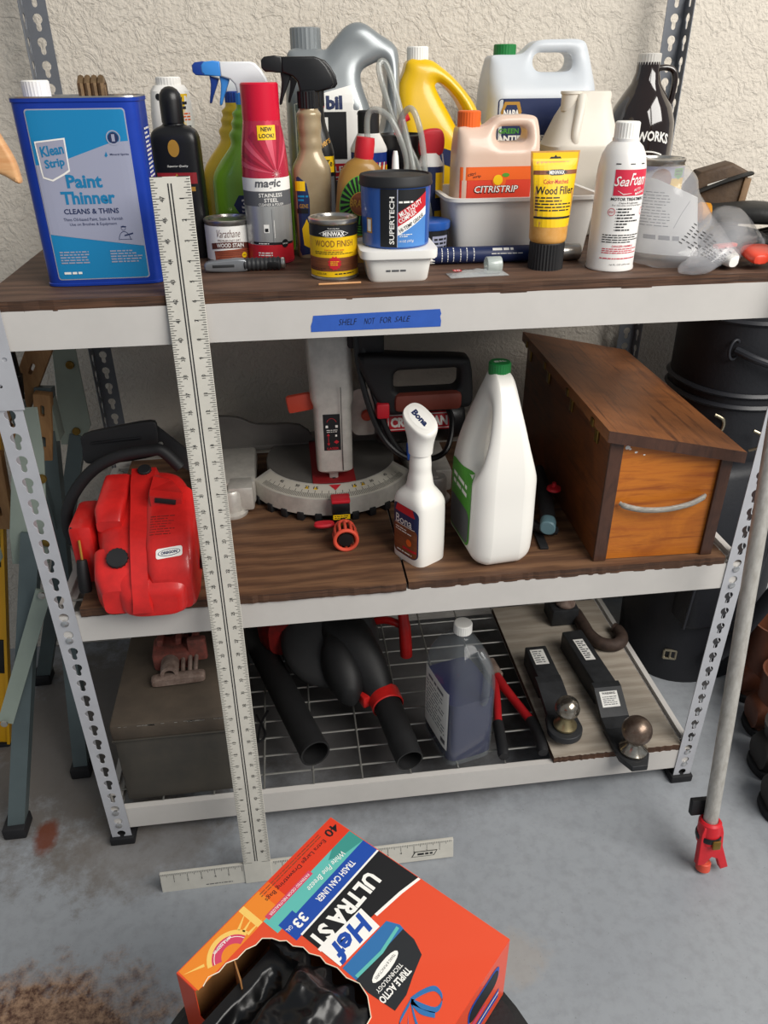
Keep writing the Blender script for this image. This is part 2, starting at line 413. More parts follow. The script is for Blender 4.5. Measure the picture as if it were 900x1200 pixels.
# plywood boards lying on the tiers
mp1, mp2, mp3 = mat_ply('ply_dark', '523a2c', '705341', '35241b'), mat_ply('ply_mid', '5f412d', '835f43', '3c281c'), mat_ply('ply_grey', 'b5ab9d', '9f9486', '8a7f72')
M('ply_edge', '5d3f2c', .8, c2='2f211a', vscale=1.2, stretch=(8, 40, 260), bump=.6, bscale=1.5)
def board(name, x0, x1, y0, y1, z, t, mat, label, cut=None):
    r = random.Random(int(x0*1000)+3); b = BM(); n = 60
    F = [(x0+(x1-x0)*k/n, y0+r.uniform(-.0012, .0012)) for k in range(n+1)]; Bk = [(x1, y1), (x0, y1)]
    lo = [b.verts.new((x, y, z)) for x, y in F+Bk]; hi = [b.verts.new((x, y, z+t)) for x, y in F+Bk]; N = len(lo)
    b.faces.new(hi).material_index = 0; b.faces.new(lo[::-1]).material_index = 1
    for k in range(N): b.faces.new((lo[k], lo[(k+1) % N], hi[(k+1) % N], hi[k])).material_index = 1
    return tag(ob(name, b, [mat, M('ply_edge')], smooth=0), label, 'board')
ZT, ZM, ZB = 1.087, .583, .0948
board('plywood_board', .012, SW-.016, .003, SD-.03, TIERS[2]-.0012, ZT-TIERS[2]+.0012, mp1, 'dark weathered plywood board covering the top tier of the shelf')
board('plywood_board', .047, .592, -.001, SD-.04, TIERS[1]-.0012, ZM-TIERS[1]+.0012, mp2, 'brown plywood board on the middle tier under the miter saw')
board('plywood_board', .596, 1.176, .002, SD-.04, TIERS[1]-.0012, ZM-TIERS[1]+.0012, mp2, 'brown plywood board on the middle tier under the wooden chest')
ZPL = .109
board('plank', .906, 1.185, .003, .52, ZB-.0014, ZPL-ZB+.0014, mp3, 'pale grey wooden plank lying across the bottom wire deck')
# ================================================================ shared bottle builders
W_, K_ = M('print_white', 'f1efe9', .5), M('print_black', '16171a', .5)
M('print_red', 'c4202d', .45); M('print_navy', '1f2c55', .45); M('print_yellow', 'f2c40e', .45); M('print_blue', '1f4fa8', .45); M('print_cyan', '1680b5', .4); M('print_grey', '5c5d60', .5); M('print_silver', 'a6a9bf', .35, .2); M('print_orange', 'e8641f', .45); M('print_green', '4e9a33', .45); M('print_gold', 'b98a3a', .4, .3); M('print_teal', '1577a8', .45)
M('tin', 'b9b6b0', .28, .9, var=.1, vscale=40); M('chrome', 'cfcfcf', .12, 1.0)
M('black_plastic', '151517', .35); M('black_matte', '1c1c1e', .6, var=.1, vscale=40); M('white_plastic', 'ece9e3', .4); M('clear_plastic', 'dfe4e4', .12, alpha=.32, spec=.8)
def jug(name, parent, outline, holes, thick, bev, mat, fn=None, voxel=.0035, it=5):
    """outline with handle hole, given depth and a rounded edge of radius bev"""
    import numpy as np
    b = BM(); plate(b, [outline]+list(holes), thick); b = fuse(b, voxel, 2)
    A = []; B = []
    for ol in [outline]+list(holes):
        for i in range(len(ol)): A.append(ol[i-1]); B.append(ol[i])
    A = np.array(A); D = np.array(B)-A; L2 = (D*D).sum(1)+1e-12
    for v in b.verts:
        p = np.array((v.co.x, v.co.z)); t = np.clip(((p-A)*D).sum(1)/L2, 0, 1); d = math.sqrt((((A+D*t[:, None])-p)**2).sum(1).min())
        if d < bev:
            m = thick/2-bev+math.sqrt(max(bev*bev-(bev-d)**2, 0)); v.co.y = max(-m, min(m, v.co.y))
    for _ in range(it): bmesh.ops.smooth_vert(b, verts=b.verts, factor=.5, use_axis_x=True, use_axis_y=True, use_axis_z=True)
    if fn:
        for v in b.verts: v.co = fn(v.co)
    zm = min(v.co.z for v in b.verts)
    for v in b.verts: v.co.z -= zm
    return ob(name, b, mat, parent, smooth=60)
def narrow(z0, z1, k, y0=0.0):
    """pinch the depth from 1 at z0 to k at z1"""
    def fn(c):
        t = min(1, max(0, (c.z-z0)/(z1-z0))); t = t*t*(3-2*t); return Vector((c.x, y0+(c.y-y0)*(1-(1-k)*t), c.z))
    return fn
def ribbed(bm, r, z0, z1, n=36, d=.0008, c=(0, 0), top=True):
    ring = lambda z, rr, rib: [(c[0]+(rr-(d if rib and k % 2 else 0))*cos(pi*k/n), c[1]+(rr-(d if rib and k % 2 else 0))*sin(pi*k/n), z) for k in range(2*n)]
    grid_strip(bm, [ring(z0, r, 1), ring(z1-.0015, r, 1), ring(z1, r-.0018, 0)])
def cap(parent, r, z0, z1, mat, c=(0, 0), name='cap', ribs=True):
    b = BM()
    if ribs: ribbed(b, r, z0, z1, 26, .0007, c)
    else: lathe(b, [(r, z0), (r, z1-.002), (r-.002, z1)], 28, c)
    return ob(name, b, mat, parent)
def sprayer(parent, z, mb, mt, mn, mc, k=1.0, sx=1, r=.017):
    """trigger head: housing, nozzle, trigger and collar, nozzle to the local -x side"""
    S = lambda pts: [(sx*k*x, k*zz) for x, zz in pts]
    b = BM(); plate(b, [S([(-.037, .0475), (-.037, .0685), (.012, .0685), (.02, .066), (.029, .057), (.037, .044), (.0395, .032), (.035, .0265), (.016, .022), (-.012, .022), (-.015, .036), (-.022, .043)])], .024*k, .003*k, (0, 0, z)); h = ob('spray_head', b, mb, parent)
    b = BM(); plate(b, [S([(-.0365, .0475), (-.0365, .0688), (-.048, .070), (-.062, .0685), (-.067, .064), (-.067, .054), (-.062, .049)])], .023*k, .002*k, (0, 0, z)); ob('nozzle', b, mn, h)
    b = BM(); plate(b, [S(smoothpoly([(-.039, .05), (-.03, .049), (-.024, .044), (-.029, .031), (-.036, .016), (-.040, .006), (-.0435, .007), (-.0405, .022), (-.0385, .036)], 4))], .013*k, .0025*k, (0, 0, z)); ob('trigger', b, mt, h)
    b = BM(); ribbed(b, r*k, z, z+.024*k, 22, .001); ob('collar', b, mc, parent)
def paint_can(t, r, h, mat, zl=.004):
    b = BM(); lathe(b, [(r-.001, 0), (r+.0006, .0008), (r+.0006, .003), (r-.0006, .004), (r-.0006, h-.006), (r+.0008, h-.004), (r+.0008, h-.001), (r-.001, h), (r-.003, h-.0006), (r-.004, h-.003), (r-.007, h-.0035)], 44); body = ob('body', b, mat, t)
    b = BM(); lathe(b, [(r-.0072, h-.0045), (r-.0072, h-.0015), (r-.009, h-.001), (r-.010, h-.003), (.0001, h-.0028)], 44); ob('lid', b, M('tin'), t); return body

# ---------------------------------------------------------------- hand saw hung on the left post
t = thing('hand_saw', 'hand saw with carved pale wooden handle hung on the shelf post', 'saw', (.026, -.0125, 1.145))
M('saw_wood', 'c98f5c', .5, c2='dcae7c', vscale=3, stretch=(4, 4, 30))
hp = smoothpoly([(.081, .088), (.083, .1), (.080, .118), (.068, .15), (.068, .17), (.078, .21), (.06, .235), (.02, .25), (-.02, .24), (-.05, .2), (-.06, .12), (-.02, .07), (.02, .075), (.055, .10)], 5)
hole = smoothpoly([(.02, .19), (.0, .2), (-.02, .18), (-.02, .12), (.01, .105), (.025, .13)], 5)
b = BM(); plate(b, [hp, hole], .018, .005); h_ = ob('handle', b, M('saw_wood'), t)
P = Print()
for i, (x, z, a) in enumerate([(.06, .15, 2.2), (.063, .141, 2.0), (.064, .132, 1.9), (.066, .123, 1.8), (.055, .145, 2.5), (.057, .135, 2.4)]):
    P.poly([(x-.004*cos(a), z-.004*sin(a)), (x+.0007, z), (x+.004*cos(a), z+.004*sin(a)), (x-.0007, z)], M('ink'))
P.lay('carving', h_, flat_front(-.009))
b = BM(); plate(b, [[(-.05, .16), (-.075, .2), (-.14, -.45), (-.10, -.46), (.02, .08), (.0, .1)]], .001); ob('blade', b, M('tin'), t, smooth=0)

# ---------------------------------------------------------------- blue paint thinner can
t = thing('paint_thinner_can', 'tall blue rectangular paint thinner can with white cap', 'can', (.167, .122, ZT))
M('can_blue', '1c3fa8', .3, .25, var=.08, vscale=14)
b = BM(); H = .236
loft(b, [(0, .079, .047, 7), (.001, .081, .049, 7), (.004, .081, .049, 7), (.005, .080, .048, 7), (H-.006, .080, .048, 7), (H-.005, .0812, .0492, 7), (H-.001, .0812, .0492, 7), (H, .080, .048, 7), (H-.003, .077, .045, 7)], 72)
body = ob('body', b, M('can_blue'), t)
b = BM(); loft(b, [(H-.0006, .0812, .0492, 7), (H+.0012, .0808, .0488, 7), (H+.0012, .078, .046, 7), (H-.002, .0775, .0455, 7)], 72, caps=(False, False)); ob('rim', b, M('tin'), t)
cap(t, .0175, H-.003, H+.019, W_, (-.053, .0), 'cap')
b = BM(); M('bronze_strip', '8f7557', .3, .8, var=.3, vscale=60)
for i in range(4): tube(b, [(.006+.0085*i, -.008, H-.004), (.006+.0085*i, -.008, H+.014), (.006+.0085*i, 0, H+.020), (.006+.0085*i, .009, H+.014), (.006+.0085*i, .009, H-.004)], .0048, 8)
ob('handle', b, M('bronze_strip'), t)
P = Print(); x0, x1, z0, z1 = -.0605, .0615, .011, .222
P.poly(rrect(x0-.0015, z0-.0015, x1+.0015, z1+.0015, .004), M('print_silver'), 0).poly(rrect(x0, z0, x1, z1, .0035), M('print_cyan'), 1)
P.poly([(x0, .158), (x0+.02, .158), (x1-.02, .184), (x1, .185), (x1, .053), (x0, .071)], M('print_silver'), 2)
P.poly([(x0+.006, .142), (x0+.018, .138), (x0+.035, .146), (x0+.042, .150), (x0+.043, .190), (x0+.004, .186), (x0+.005, .15)], W_, 3)
P.poly([(x0+.0075, .144), (x0+.018, .1405), (x0+.034, .148), (x0+.0405, .152), (x0+.0412, .188), (x0+.0058, .1845)], M('print_silver'), 4)
P.text('Klean', x0+.024, .1755, .030, .0125, M('print_teal'), 5, .03, .1, R(8)).text('Strip', x0+.0245, .159, .026, .0135, M('print_teal'), 5, .03, .1, R(8))
P.ring(x1-.018, .189, .0075, .009, M('print_silver'), 3).ring(x1-.018, .189, .0001, .0065, M('print_navy'), 3).text('1', x1-.018, .189, .004, .0085, M('print_silver'), 4, .03)
P.text('Mineral Spirits', x1-.0135, .169, .024, .0032, M('print_navy'), 3, .01).poly([(x1-.031, .166), (x1-.0285, .168), (x1-.030, .173), (x1-.0325, .168)], M('print_teal'), 3)
P.text('Paint', -.003, .1375, .046, .0168, M('print_teal'), 3, .035).text('Thinner', -.0015, .117, .070, .0165, M('print_teal'), 3, .035)
P.text('CLEANS & THINS', -.0005, .1, .072, .0068, M('print_navy'), 3, .02).text('Thins Oil-based Paint, Stain & Varnish', 0, .0895, .078, .0048, M('print_navy'), 3, .0).text('Use on Brushes & Equipment', -.001, .083, .062, .0048, M('print_navy'), 3, .0)
P.ring(x1-.024, .077, .0026, .0031, M('print_navy'), 3).rect(x1-.027, .078, x1-.020, .0795, M('print_navy'), 3)
P.band(ell(x1-.024, .059, .0085, .014, 10, 10, 170), ell(x1-.024, .059, .0078, .0132, 10, 10, 170), M('print_navy'), 3).rect(x1-.031, .062, x1-.014, .0626, M('print_navy'), 3).band([(x1-.024, .068), (x1-.012, .071)], [(x1-.024, .0663), (x1-.012, .069)], M('print_navy'), 3)
P.lines(x0+.007, .031, x0+.046, .049, 5, M('print_silver'), 3, .5, 4).lines(x1-.047, .031, x1-.004, .049, 5, M('print_silver'), 3, .5, 6).lines(x0+.008, .0165, x0+.04, .0215, 1, W_, 3, .6, 9)
P.lay('front_label', t, shoot(body), .008)
P = Print(); P.lines(-.02, .06, .02, .2, 26, W_, 0, .45, 3); P.lay('side_print', t, shoot(body, (-1, 0, 0), (0, 1, 0)), .01)

# ---------------------------------------------------------------- black squared bottle
t = thing('polish_bottle', 'black squared bottle with gold oval label beside the blue can', 'bottle', (.268, .265, ZT), R(-4))
b = BM(); loft(b, [(0, .034, .022, 5), (.004, .0365, .0245, 5), (.15, .0365, .0245, 5), (.178, .035, .023, 5), (.188, .028, .018, 4), (.193, .017, .014, 2), (.2, .0155, .0155, 2)], 48, 3); body = ob('body', b, M('black_plastic'), t)
b = BM(); lathe(b, [(.0168, .196), (.0168, .226), (.0155, .234), (.0115, .240), (.006, .2435), (.0005, .2445)], 30); ob('cap', b, M('black_plastic'), t)
P = Print(); M('print_maroon', '8e1c24', .5)
P.poly(ell(0, .162, .0085, .012), M('print_gold'), 0).text('Superior Quality', .003, .137, .032, .004, W_, 0, .0, .3).rect(-.03, .112, .03, .128, M('print_maroon'), 0).poly([(0, .127), (.003, .122), (.009, .12), (-.009, .12), (-.003, .122)], M('print_gold'), 1).lines(-.026, .1, .026, .109, 1, M('print_gold'), 0, .7, 3)
P.lay('front_label', t, shoot(body), .006, .006)

# ---------------------------------------------------------------- white tube behind it
t = thing('white_bottle', 'white bottle with yellow label behind the black squared bottle', 'bottle', (.256, .375, ZT), R(12))
b = BM(); loft(b, [(0, .034, .02, 3), (.01, .036, .024, 3), (.2, .034, .024, 3), (.236, .030, .024, 3), (.244, .024, .02, 2.5), (.246, .012, .012, 2)], 40); body = ob('body', b, M('white_plastic'), t)
cap(t, .020, .244, .256, M('white_plastic'), name='cap')
P = Print(); P.rect(.006, .11, .028, .232, M('print_yellow'), 0).lines(.008, .209, .026, .229, 3, K_, 1, .6, 5).lines(.009, .193, .026, .206, 3, M('print_orange'), 1, .5, 8).lines(.008, .18, .026, .188, 1, K_, 1, .6, 2).poly(ell(-.021, .228, .004, .005, 12), K_, 0)
P.lay('front_label', t, shoot(body), .006)

# ---------------------------------------------------------------- two trigger bottles of mildew remover
def mildew(label, loc, mb, head, trig, noz, coll, group=None, front=True):
    t = thing('spray_bottle', label, 'spray bottle', loc, R(-3))
    b = BM(); loft(b, [(0, .060, .032, 3), (.005, .064, .036, 3), (.09, .064, .036, 3), (.115, .062, .035, 3), (.133, .052, .031, 2.6), (.15, .038, .027, 2.4), (.163, .029, .024, 2.2), (.176, .031, .022, 2), (.184, .025, .02, 2), (.192, .026, .02, 2), (.199, .022, .018, 2), (.206, .023, .018, 2), (.212, .0165, .0165, 2), (.218, .016, .016, 2)], 44, 3); body = ob('body', b, mb, t)
    sprayer(t, .212, head, trig, noz, coll, .93)
    if front:
        P = Print(); P.text('M', .012, .115, .014, .014, M('print_maroon'), 0, .05).text('AR', .013, .099, .024, .013, M('print_maroon'), 0, .05)
        P.poly(ell(-.012, .075, .0185, .017, 6), M('print_navy'), 0).text('3', -.013, .077, .009, .014, W_, 1, .03).text('in 1', -.013, .066, .009, .003, W_, 1).rect(.006, .062, .05, .084, M('print_navy'), 0).lines(.009, .066, .04, .08, 2, M('print_cyan'), 1, .45, 4).rect(-.05, .03, .05, .052, K_, 0)
        P.lay('front_label', t, shoot(body), .006, .006)
    return t
M('bottle_green', '7db32c', .35, coat=.3); M('bottle_yellow', 'd8b421', .35, coat=.3); M('trig_light', '3f8ede', .35); M('trig_dark', '1d3f92', .35); M('head_white', 'eceef0', .35)
mildew('lime green spray bottle with white head and light blue trigger', (.379, .302, ZT), M('bottle_green'), M('head_white'), M('trig_light'), M('trig_light'), M('trig_light'))
mildew('yellow spray bottle with dark blue trigger behind the lime green one', (.358, .388, ZT), M('bottle_yellow'), M('head_white'), M('trig_dark'), M('trig_dark'), M('trig_dark'), front=False)

# ---------------------------------------------------------------- red aerosol of steel cleaner
t = thing('aerosol_can', 'red and white aerosol can of stainless steel cleaner with red cap', 'spray can', (.402, .205, ZT))
M('aero_red', 'c3344b', .25, .2, var=.05); M('cap_red', 'cf1233', .3); M('aero_steel', 'b3b3b1', .3, .5, var=.08, vscale=3, stretch=(30, 30, 1))
b = BM(); prof = [(.0345, 0), (.036, .001), (.036, .004), (.0352, .006), (.0352, .126), (.0345, .146), (.0325, .166), (.0295, .186), (.0275, .2), (.0268, .206)]
lathe(b, prof, 48); body = ob('body', b, M('aero_red'), t)
cap(t, .0275, .2, .249, M('cap_red'), ribs=False)
rz = lambda v: next((p[0]+(q[0]-p[0])*(v-p[1])/max(q[1]-p[1], 1e-6) for p, q in zip(prof, prof[1:]) if p[1] <= v <= q[1]), .0352)
P = Print(); hw = .0545
M('aero_dark', '9a2136', .3); M('aero_lite', 'd6566a', .3)
P.rect(-hw, .004, hw, .03, M('print_red'), 0).rect(-hw, .03, hw, .086, M('aero_steel'), 0).rect(-hw, .086, hw, .107, M('print_grey'), 0).rect(-hw, .107, hw, .125, W_, 0)
for a0, a1, m in ((95, 108, 'aero_lite'), (118, 128, 'aero_dark'), (134, 142, 'aero_lite'), (150, 156, 'aero_dark'), (163, 170, 'aero_lite'), (78, 86, 'aero_dark'), (56, 66, 'aero_lite')):
    cx, cz = .018, .13; f = lambda a, l: (cx+l*cos(R(a)), cz+l*sin(R(a)))
    P.poly([f((a0+a1)/2, .003), f(a1, .065), f(a0, .065)], M(m), 0)
for a in range(0, 360, 30): P.poly([(.018, .1302), (.018+.009*cos(R(a+8)), .13+.009*sin(R(a+8))), (.018+.0015*cos(R(a+20)), .13+.0015*sin(R(a+20)))], W_, 1)
P.rect(-.007, .176, .02, .195, M('print_yellow'), 1).text('NEW', .0065, .190, .016, .0058, K_, 2).text('LOOK!', .0065, .1815, .022, .0058, K_, 2)
P.text('magic', .003, .1165, .040, .0145, M('print_grey'), 1, .03, .15).text('STAINLESS', .006, .1015, .036, .0055, W_, 1, .01).text('STEEL', .006, .0945, .021, .0055, W_, 1, .01).text('CLEANER & POLISH', .006, .0885, .038, .0036, W_, 1, .0)
P.rect(.005, .034, .0056, .082, M('print_grey'), 1).rect(.0075, .04, .0082, .066, W_, 1).rect(-.008, .048, .0, .06, W_, 1).rect(-.0065, .0495, -.0015, .0545, K_, 2).poly([(-.028, .0315), (.045, .0285), (.045, .032), (-.01, .0345), (-.028, .0345)], K_, 1).lines(-.018, .031, .005, .0335, 1, W_, 2, .5, 5)
P.ring(.024, .031, .0, .0062, K_, 2, 20).text('MADE IN USA', .024, .031, .010, .002, W_, 3, 0).lines(-.02, .013, .012, .02, 2, W_, 1, .5, 5)
P.lay('front_label', t, on_cyl(.0352, -90, rz=rz), .005, .01, smooth=40)

# ---------------------------------------------------------------- small wood stain can
t = thing('stain_can', 'small white wood stain can with tin lid beside the red aerosol', 'can', (.338, .225, ZT), R(4))
body = paint_can(t, .0378, .064, M('tin'))
P = Print(); M('stain_script', '5d2f25', .5); M('stain_wood', 'a4553a', .5, c2='8a4029', vscale=2, stretch=(6, 6, 60))
hw = .055
P.rect(-hw, .005, hw, .056, W_, 0).poly([(-.027, .005), (.055, .005), (.055, .021), (.02, .0225), (-.005, .0215), (-.028, .019)], M('stain_wood'), 1)
P.text('Varathane', -.002, .0455, .036, .0115, M('stain_script'), 1, -.005, .35).text('PREMIUM FAST DRY', -.002, .0352, .036, .0032, M('stain_script'), 1, .0)
P.band([(-.032+.0025*k, .0222-.00002*(k-12)**2+.002) for k in range(26)], [(-.032+.0025*k, .0312-.00002*(k-12)**2+.002) for k in range(26)], M('stain_script'), 2).text('WOOD STAIN', -.001, .0285, .042, .0062, W_, 3, .02, arc=2)
for i in range(5): P.rect(-.024+.004*(i % 2), .0075+.0028*i, .05, .0081+.0028*i, M('stain_script'), 2)
P.ring(.020, .0125, 0, .0042, M('print_yellow'), 3, 18).text('VOC', .020, .0125, .005, .002, K_, 4)
P.lay('label', t, on_cyl(.0373), .005, smooth=40)

# ---------------------------------------------------------------- grey utility knife lying in front
t = thing('utility_knife', 'grey and black utility knife lying on the top board', 'knife', (.372, .135, ZT), R(2))
M('knife_grey', '83868a', .35, .5, var=.06); M('knife_black', '2a2b2d', .55)
b = BM(); plate(b, [smoothpoly([(-.062, .002), (-.07, .006), (-.068, .015), (-.05, .0175), (-.01, .0185), (-.008, .001)], 3)], .014, .003); h_ = ob('body', b, M('knife_grey'), t)
b = BM(); box(b, (-.042, -.0072, .010), (.032, .001, .004), .0004); ob('slider', b, M('knife_black'), h_)
b = BM(); tube(b, [(-.012+.0016*i, 0, .0098) for i in range(36)], [.0097-(.0011 if (i//2) % 2 else 0)-(.002 if i in (0, 35) else 0) for i in range(36)], 14); g_ = ob('grip', b, M('knife_black'), t)
b = BM(); box(b, (.032, -.0098, .010), (.016, .0012, .008), .0004); ob('lock_plate', b, M('black_plastic'), g_)
b = BM(); lathe(b, [(.008, .044), (.0085, .046), (.0085, .049), (.006, .0505)], 16, (0, .0098), 'X'); ob('end_cap', b, M('tin'), t)

# ---------------------------------------------------------------- bronze trigger bottle and the black one behind it
t = thing('spray_bottle', 'bronze translucent spray bottle with black trigger head', 'spray bottle', (.473, .235, ZT))
M('bronze_bottle', '9a8666', .3, .15, c2='b3a283', vscale=6, coat=.4)
b = BM(); loft(b, [(0, .025, .019, 3.5), (.004, .028, .022, 3.5), (.06, .029, .023, 3.5), (.115, .030, .023, 3.2), (.133, .029, .022, 3), (.146, .0215, .02, 2.5), (.157, .0175, .0175, 2.2), (.166, .0185, .0185, 2), (.177, .0172, .0172, 2), (.187, .0185, .0185, 2), (.198, .0178, .0178, 2), (.207, .0185, .0185, 2), (.212, .0145, .0145, 2), (.22, .014, .014, 2)], 40, 3); body = ob('body', b, M('bronze_bottle'), t)
sprayer(t, .214, *[M('black_plastic')]*4, k=.98, r=.0165)
P = Print(); P.poly([(-.028, .02), (-.028, .118), (-.022, .122), (-.010, .112), (-.006, .09), (-.007, .05), (-.002, .008), (-.022, .004)], M('print_navy'), 0).rect(-.027, .101, -.012, .115, M('print_yellow'), 1).text('GENE', -.0155, .079, .014, .006, M('print_gold'), 1, .02).rect(-.026, .068, -.009, .075, K_, 1).poly([(-.018, .02), (-.008, .015), (-.006, .045), (-.012, .06), (-.02, .045)], M('print_yellow'), 1).lines(-.024, .085, -.008, .096, 2, M('print_cyan'), 1, .5, 3)
P.lay('front_label', t, shoot(body), .004, .006)
t = thing('spray_bottle', 'black spray bottle with gold script behind the bronze one', 'spray bottle', (.486, .315, ZT))
b = BM(); loft(b, [(0, .027, .02, 3), (.004, .03, .024, 3), (.13, .03, .024, 3), (.165, .024, .022, 2.5), (.19, .0165, .0165, 2), (.22, .0145, .0145, 2)], 36, 3); body = ob('body', b, M('black_plastic'), t)
sprayer(t, .214, *[M('black_plastic')]*4, k=.95)
P = Print(); P.text('thers', .012, .162, .022, .010, M('print_gold'), 0, .02, .3, R(28)).rect(-.026, .118, .027, .142, M('print_yellow'), 0).text('Te', .019, .132, .010, .010, K_, 1, .02).rect(-.026, .03, .027, .112, M('print_grey'), 0)
P.lay('front_label', t, shoot(body), .004, .006)

# ---------------------------------------------------------------- silver oil jug
t = thing('motor_oil_jug', 'silver motor oil jug with white label and angled handle', 'jug', (.540, .425, ZT))
M('jug_silver', '8f9496', .32, .35, var=.06, vscale=5)
ol = smoothpoly([(-.094, .002), (-.05, 0), (.05, 0), (.092, .002), (.095, .06), (.094, .2), (.095, .27), (.088, .294), (.06, .311), (.036, .325), (.012, .323), (-.012, .302), (-.03, .283), (-.033, .289), (-.084, .289), (-.092, .268), (-.096, .22), (-.096, .1)], 4)
hole = smoothpoly([(.028, .25), (.048, .266), (.068, .270), (.074, .25), (.072, .19), (.066, .165), (.054, .165), (.044, .2)], 4)
body = jug('body', t, ol, [hole], .118, .024, M('jug_silver'), narrow(.2, .3, .55))
b = BM(); lathe(b, [(.024, .284), (.0245, .29), (.025, .292)], 30, (-.0585, 0)); ribbed(b, .0255, .292, .3245, 24, .001, (-.0585, 0)); ob('cap', b, M('jug_silver'), t)
P = Print(); lab = [(-.085, .03), (.035, .03), (.04, .15), (.028, .21), (.016, .243), (-.03, .232), (-.085, .215)]
P.poly(lab, W_, 0).text('M', -.062, .2155, .022, .0185, M('print_navy'), 1, .05).ring(-.043, .2125, .003, .008, M('print_red'), 1).text('bil', -.0185, .2165, .027, .0205, M('print_navy'), 1, .05)
P.rect(-.055, .131, .001, .203, K_, 1).rect(-.062, .14, -.03, .195, W_, 2).rect(-.085, .098, .037, .124, M('print_red'), 1).text('LEAG', -.004, .115, .034, .010, W_, 2).lines(-.02, .1, .03, .105, 1, W_, 2, .5, 4).rect(-.085, .04, .037, .097, M('print_grey'), 1)
P.lay('front_label', t, shoot(body), .012, .012, .0005)

# ---------------------------------------------------------------- yellow wood finish can
t = thing('stain_can', 'small yellow wood finish can in front of the bronze spray bottle', 'can', (.494, .086, ZT), R(-3))
body = paint_can(t, .0345, .083, M('tin'))
P = Print(); hw = .05; M('minwax_brown', '6e3a22', .5, c2='8d5230', vscale=3, stretch=(5, 5, 50))
P.rect(-hw, .005, hw, .076, M('print_yellow'), 0).rect(-hw, .06, hw, .076, K_, 1).rect(-hw, .013, hw, .032, M('minwax_brown'), 1)
P.poly(ell(0, .0645, .0215, .0052, 6), W_, 2).poly(ell(0, .0645, .0205, .0044, 6), K_, 3).text('MINWAX', 0, .0645, .030, .0062, W_, 4, .03).text('Penetrating Stain', 0, .0715, .016, .0022, W_, 2, 0)
P.text('WOOD FINISH', 0, .0512, .058, .0088, M('minwax_brown'), 1, .0).text('interior wood stain', 0, .0428, .028, .0025, M('print_red'), 1, .0).lines(-.03, .036, .03, .041, 2, K_, 1, .4, 5)
P.poly([(.010*(1 if k % 2 else .82)*cos(pi*k/12), .0245+.010*(1 if k % 2 else .82)*sin(pi*k/12)) for k in range(24)], M('print_red'), 2).lines(-.006, .021, .006, .028, 3, M('print_yellow'), 3, .4, 3).lines(-.045, .0135, -.013, .018, 2, K_, 2, .3, 3).text('COLOR', -.02, .0095, .016, .0025, K_, 1, 0).lines(.0, .0075, .03, .0115, 1, K_, 1, .4, 2)
P.lay('label', t, on_cyl(.0340), .005, smooth=40)
t = tag(ob('wooden_skewer', (lambda b: (tube(b, [(-.03, 0, .0016), (.03, .002, .0016)], .0015, 8), b)[1])(BM()), M('saw_wood'), None, (.497, .028, ZT)), 'thin pale wooden stick lying before the yellow stain can', 'stick')

# ---------------------------------------------------------------- brass polish bottle, tilted
t = thing('polish_bottle', 'tan brass polish bottle with red cap and green starburst label', 'bottle', (.532, .185, ZT), rot=(0, R(7), 0))
M('brass_tan', '9c7431', .4, var=.06, coat=.2)
b = BM(); loft(b, [(.003, .030, .018, 3), (.007, .034, .021, 3), (.1, .036, .022, 3), (.12, .035, .0215, 2.8), (.132, .031, .02, 2.5), (.142, .024, .018, 2.3), (.15, .013, .013, 2), (.156, .0125, .0125, 2)], 40, 3); body = ob('body', b, M('brass_tan'), t)
b = BM(); lathe(b, [(.0135, .148), (.0145, .154), (.0145, .17), (.0135, .178), (.0005, .178)], 28); ob('cap', b, M('print_red'), t)
P = Print(); P.poly(ell(0, .085, .032, .043, 30), M('print_green'), 0)
for k in range(26):
    a = 2*pi*k/26; P.poly([(.017*cos(a-.06), .088+.017*sin(a-.06)), (.031*cos(a-.07), .087+.040*sin(a-.07)), (.031*cos(a+.07), .087+.040*sin(a+.07)), (.017*cos(a+.06), .088+.017*sin(a+.06))], K_, 1)
P.ring(0, .088, 0, .0172, M('print_gold'), 2).ring(0, .088, 0, .016, M('minwax_brown'), 3).text('BRASSO', 0, .088, .034, .011, M('print_gold'), 4, .02).rect(-.022, .045, .022, .058, K_, 2).lines(-.018, .046, .018, .057, 3, M('print_green'), 3, .5, 6)
P.lay('front_label', t, shoot(body), .005, .006)

# ---------------------------------------------------------------- blue and white aerosol with black cap
t = thing('aerosol_can', 'blue aerosol can with white shoulder and black cap behind the brass polish', 'spray can', (.569, .285, ZT))
M('aero_blue', '27459c', .25, .3); b = BM(); lathe(b, [(.0285, 0), (.029, .002), (.029, .150)], 40); ob('body', b, M('aero_blue'), t)
b = BM(); lathe(b, [(.0292, .149), (.0296, .152), (.028, .157), (.021, .170), (.017, .176), (.0165, .18)], 40); ob('shoulder', b, W_, t)
cap(t, .0172, .174, .208, M('black_matte'), ribs=False)
P = Print(); P.rect(-.03, .09, -.02, .148, K_, 0).rect(.0, .12, .03, .124, W_, 0)
for i in range(5): P.poly([(.004+.005*i, .105), (.008+.005*i, .105), (.012+.005*i, .135), (.009+.005*i, .135)], (M('print_red'), W_)[i % 2], 1)
P.rect(.013, .075, .042, .13, M('print_yellow'), 0).lines(.015, .08, .04, .125, 5, K_, 1, .5, 3)
P.lay('label', t, on_cyl(.029), .005, smooth=40)

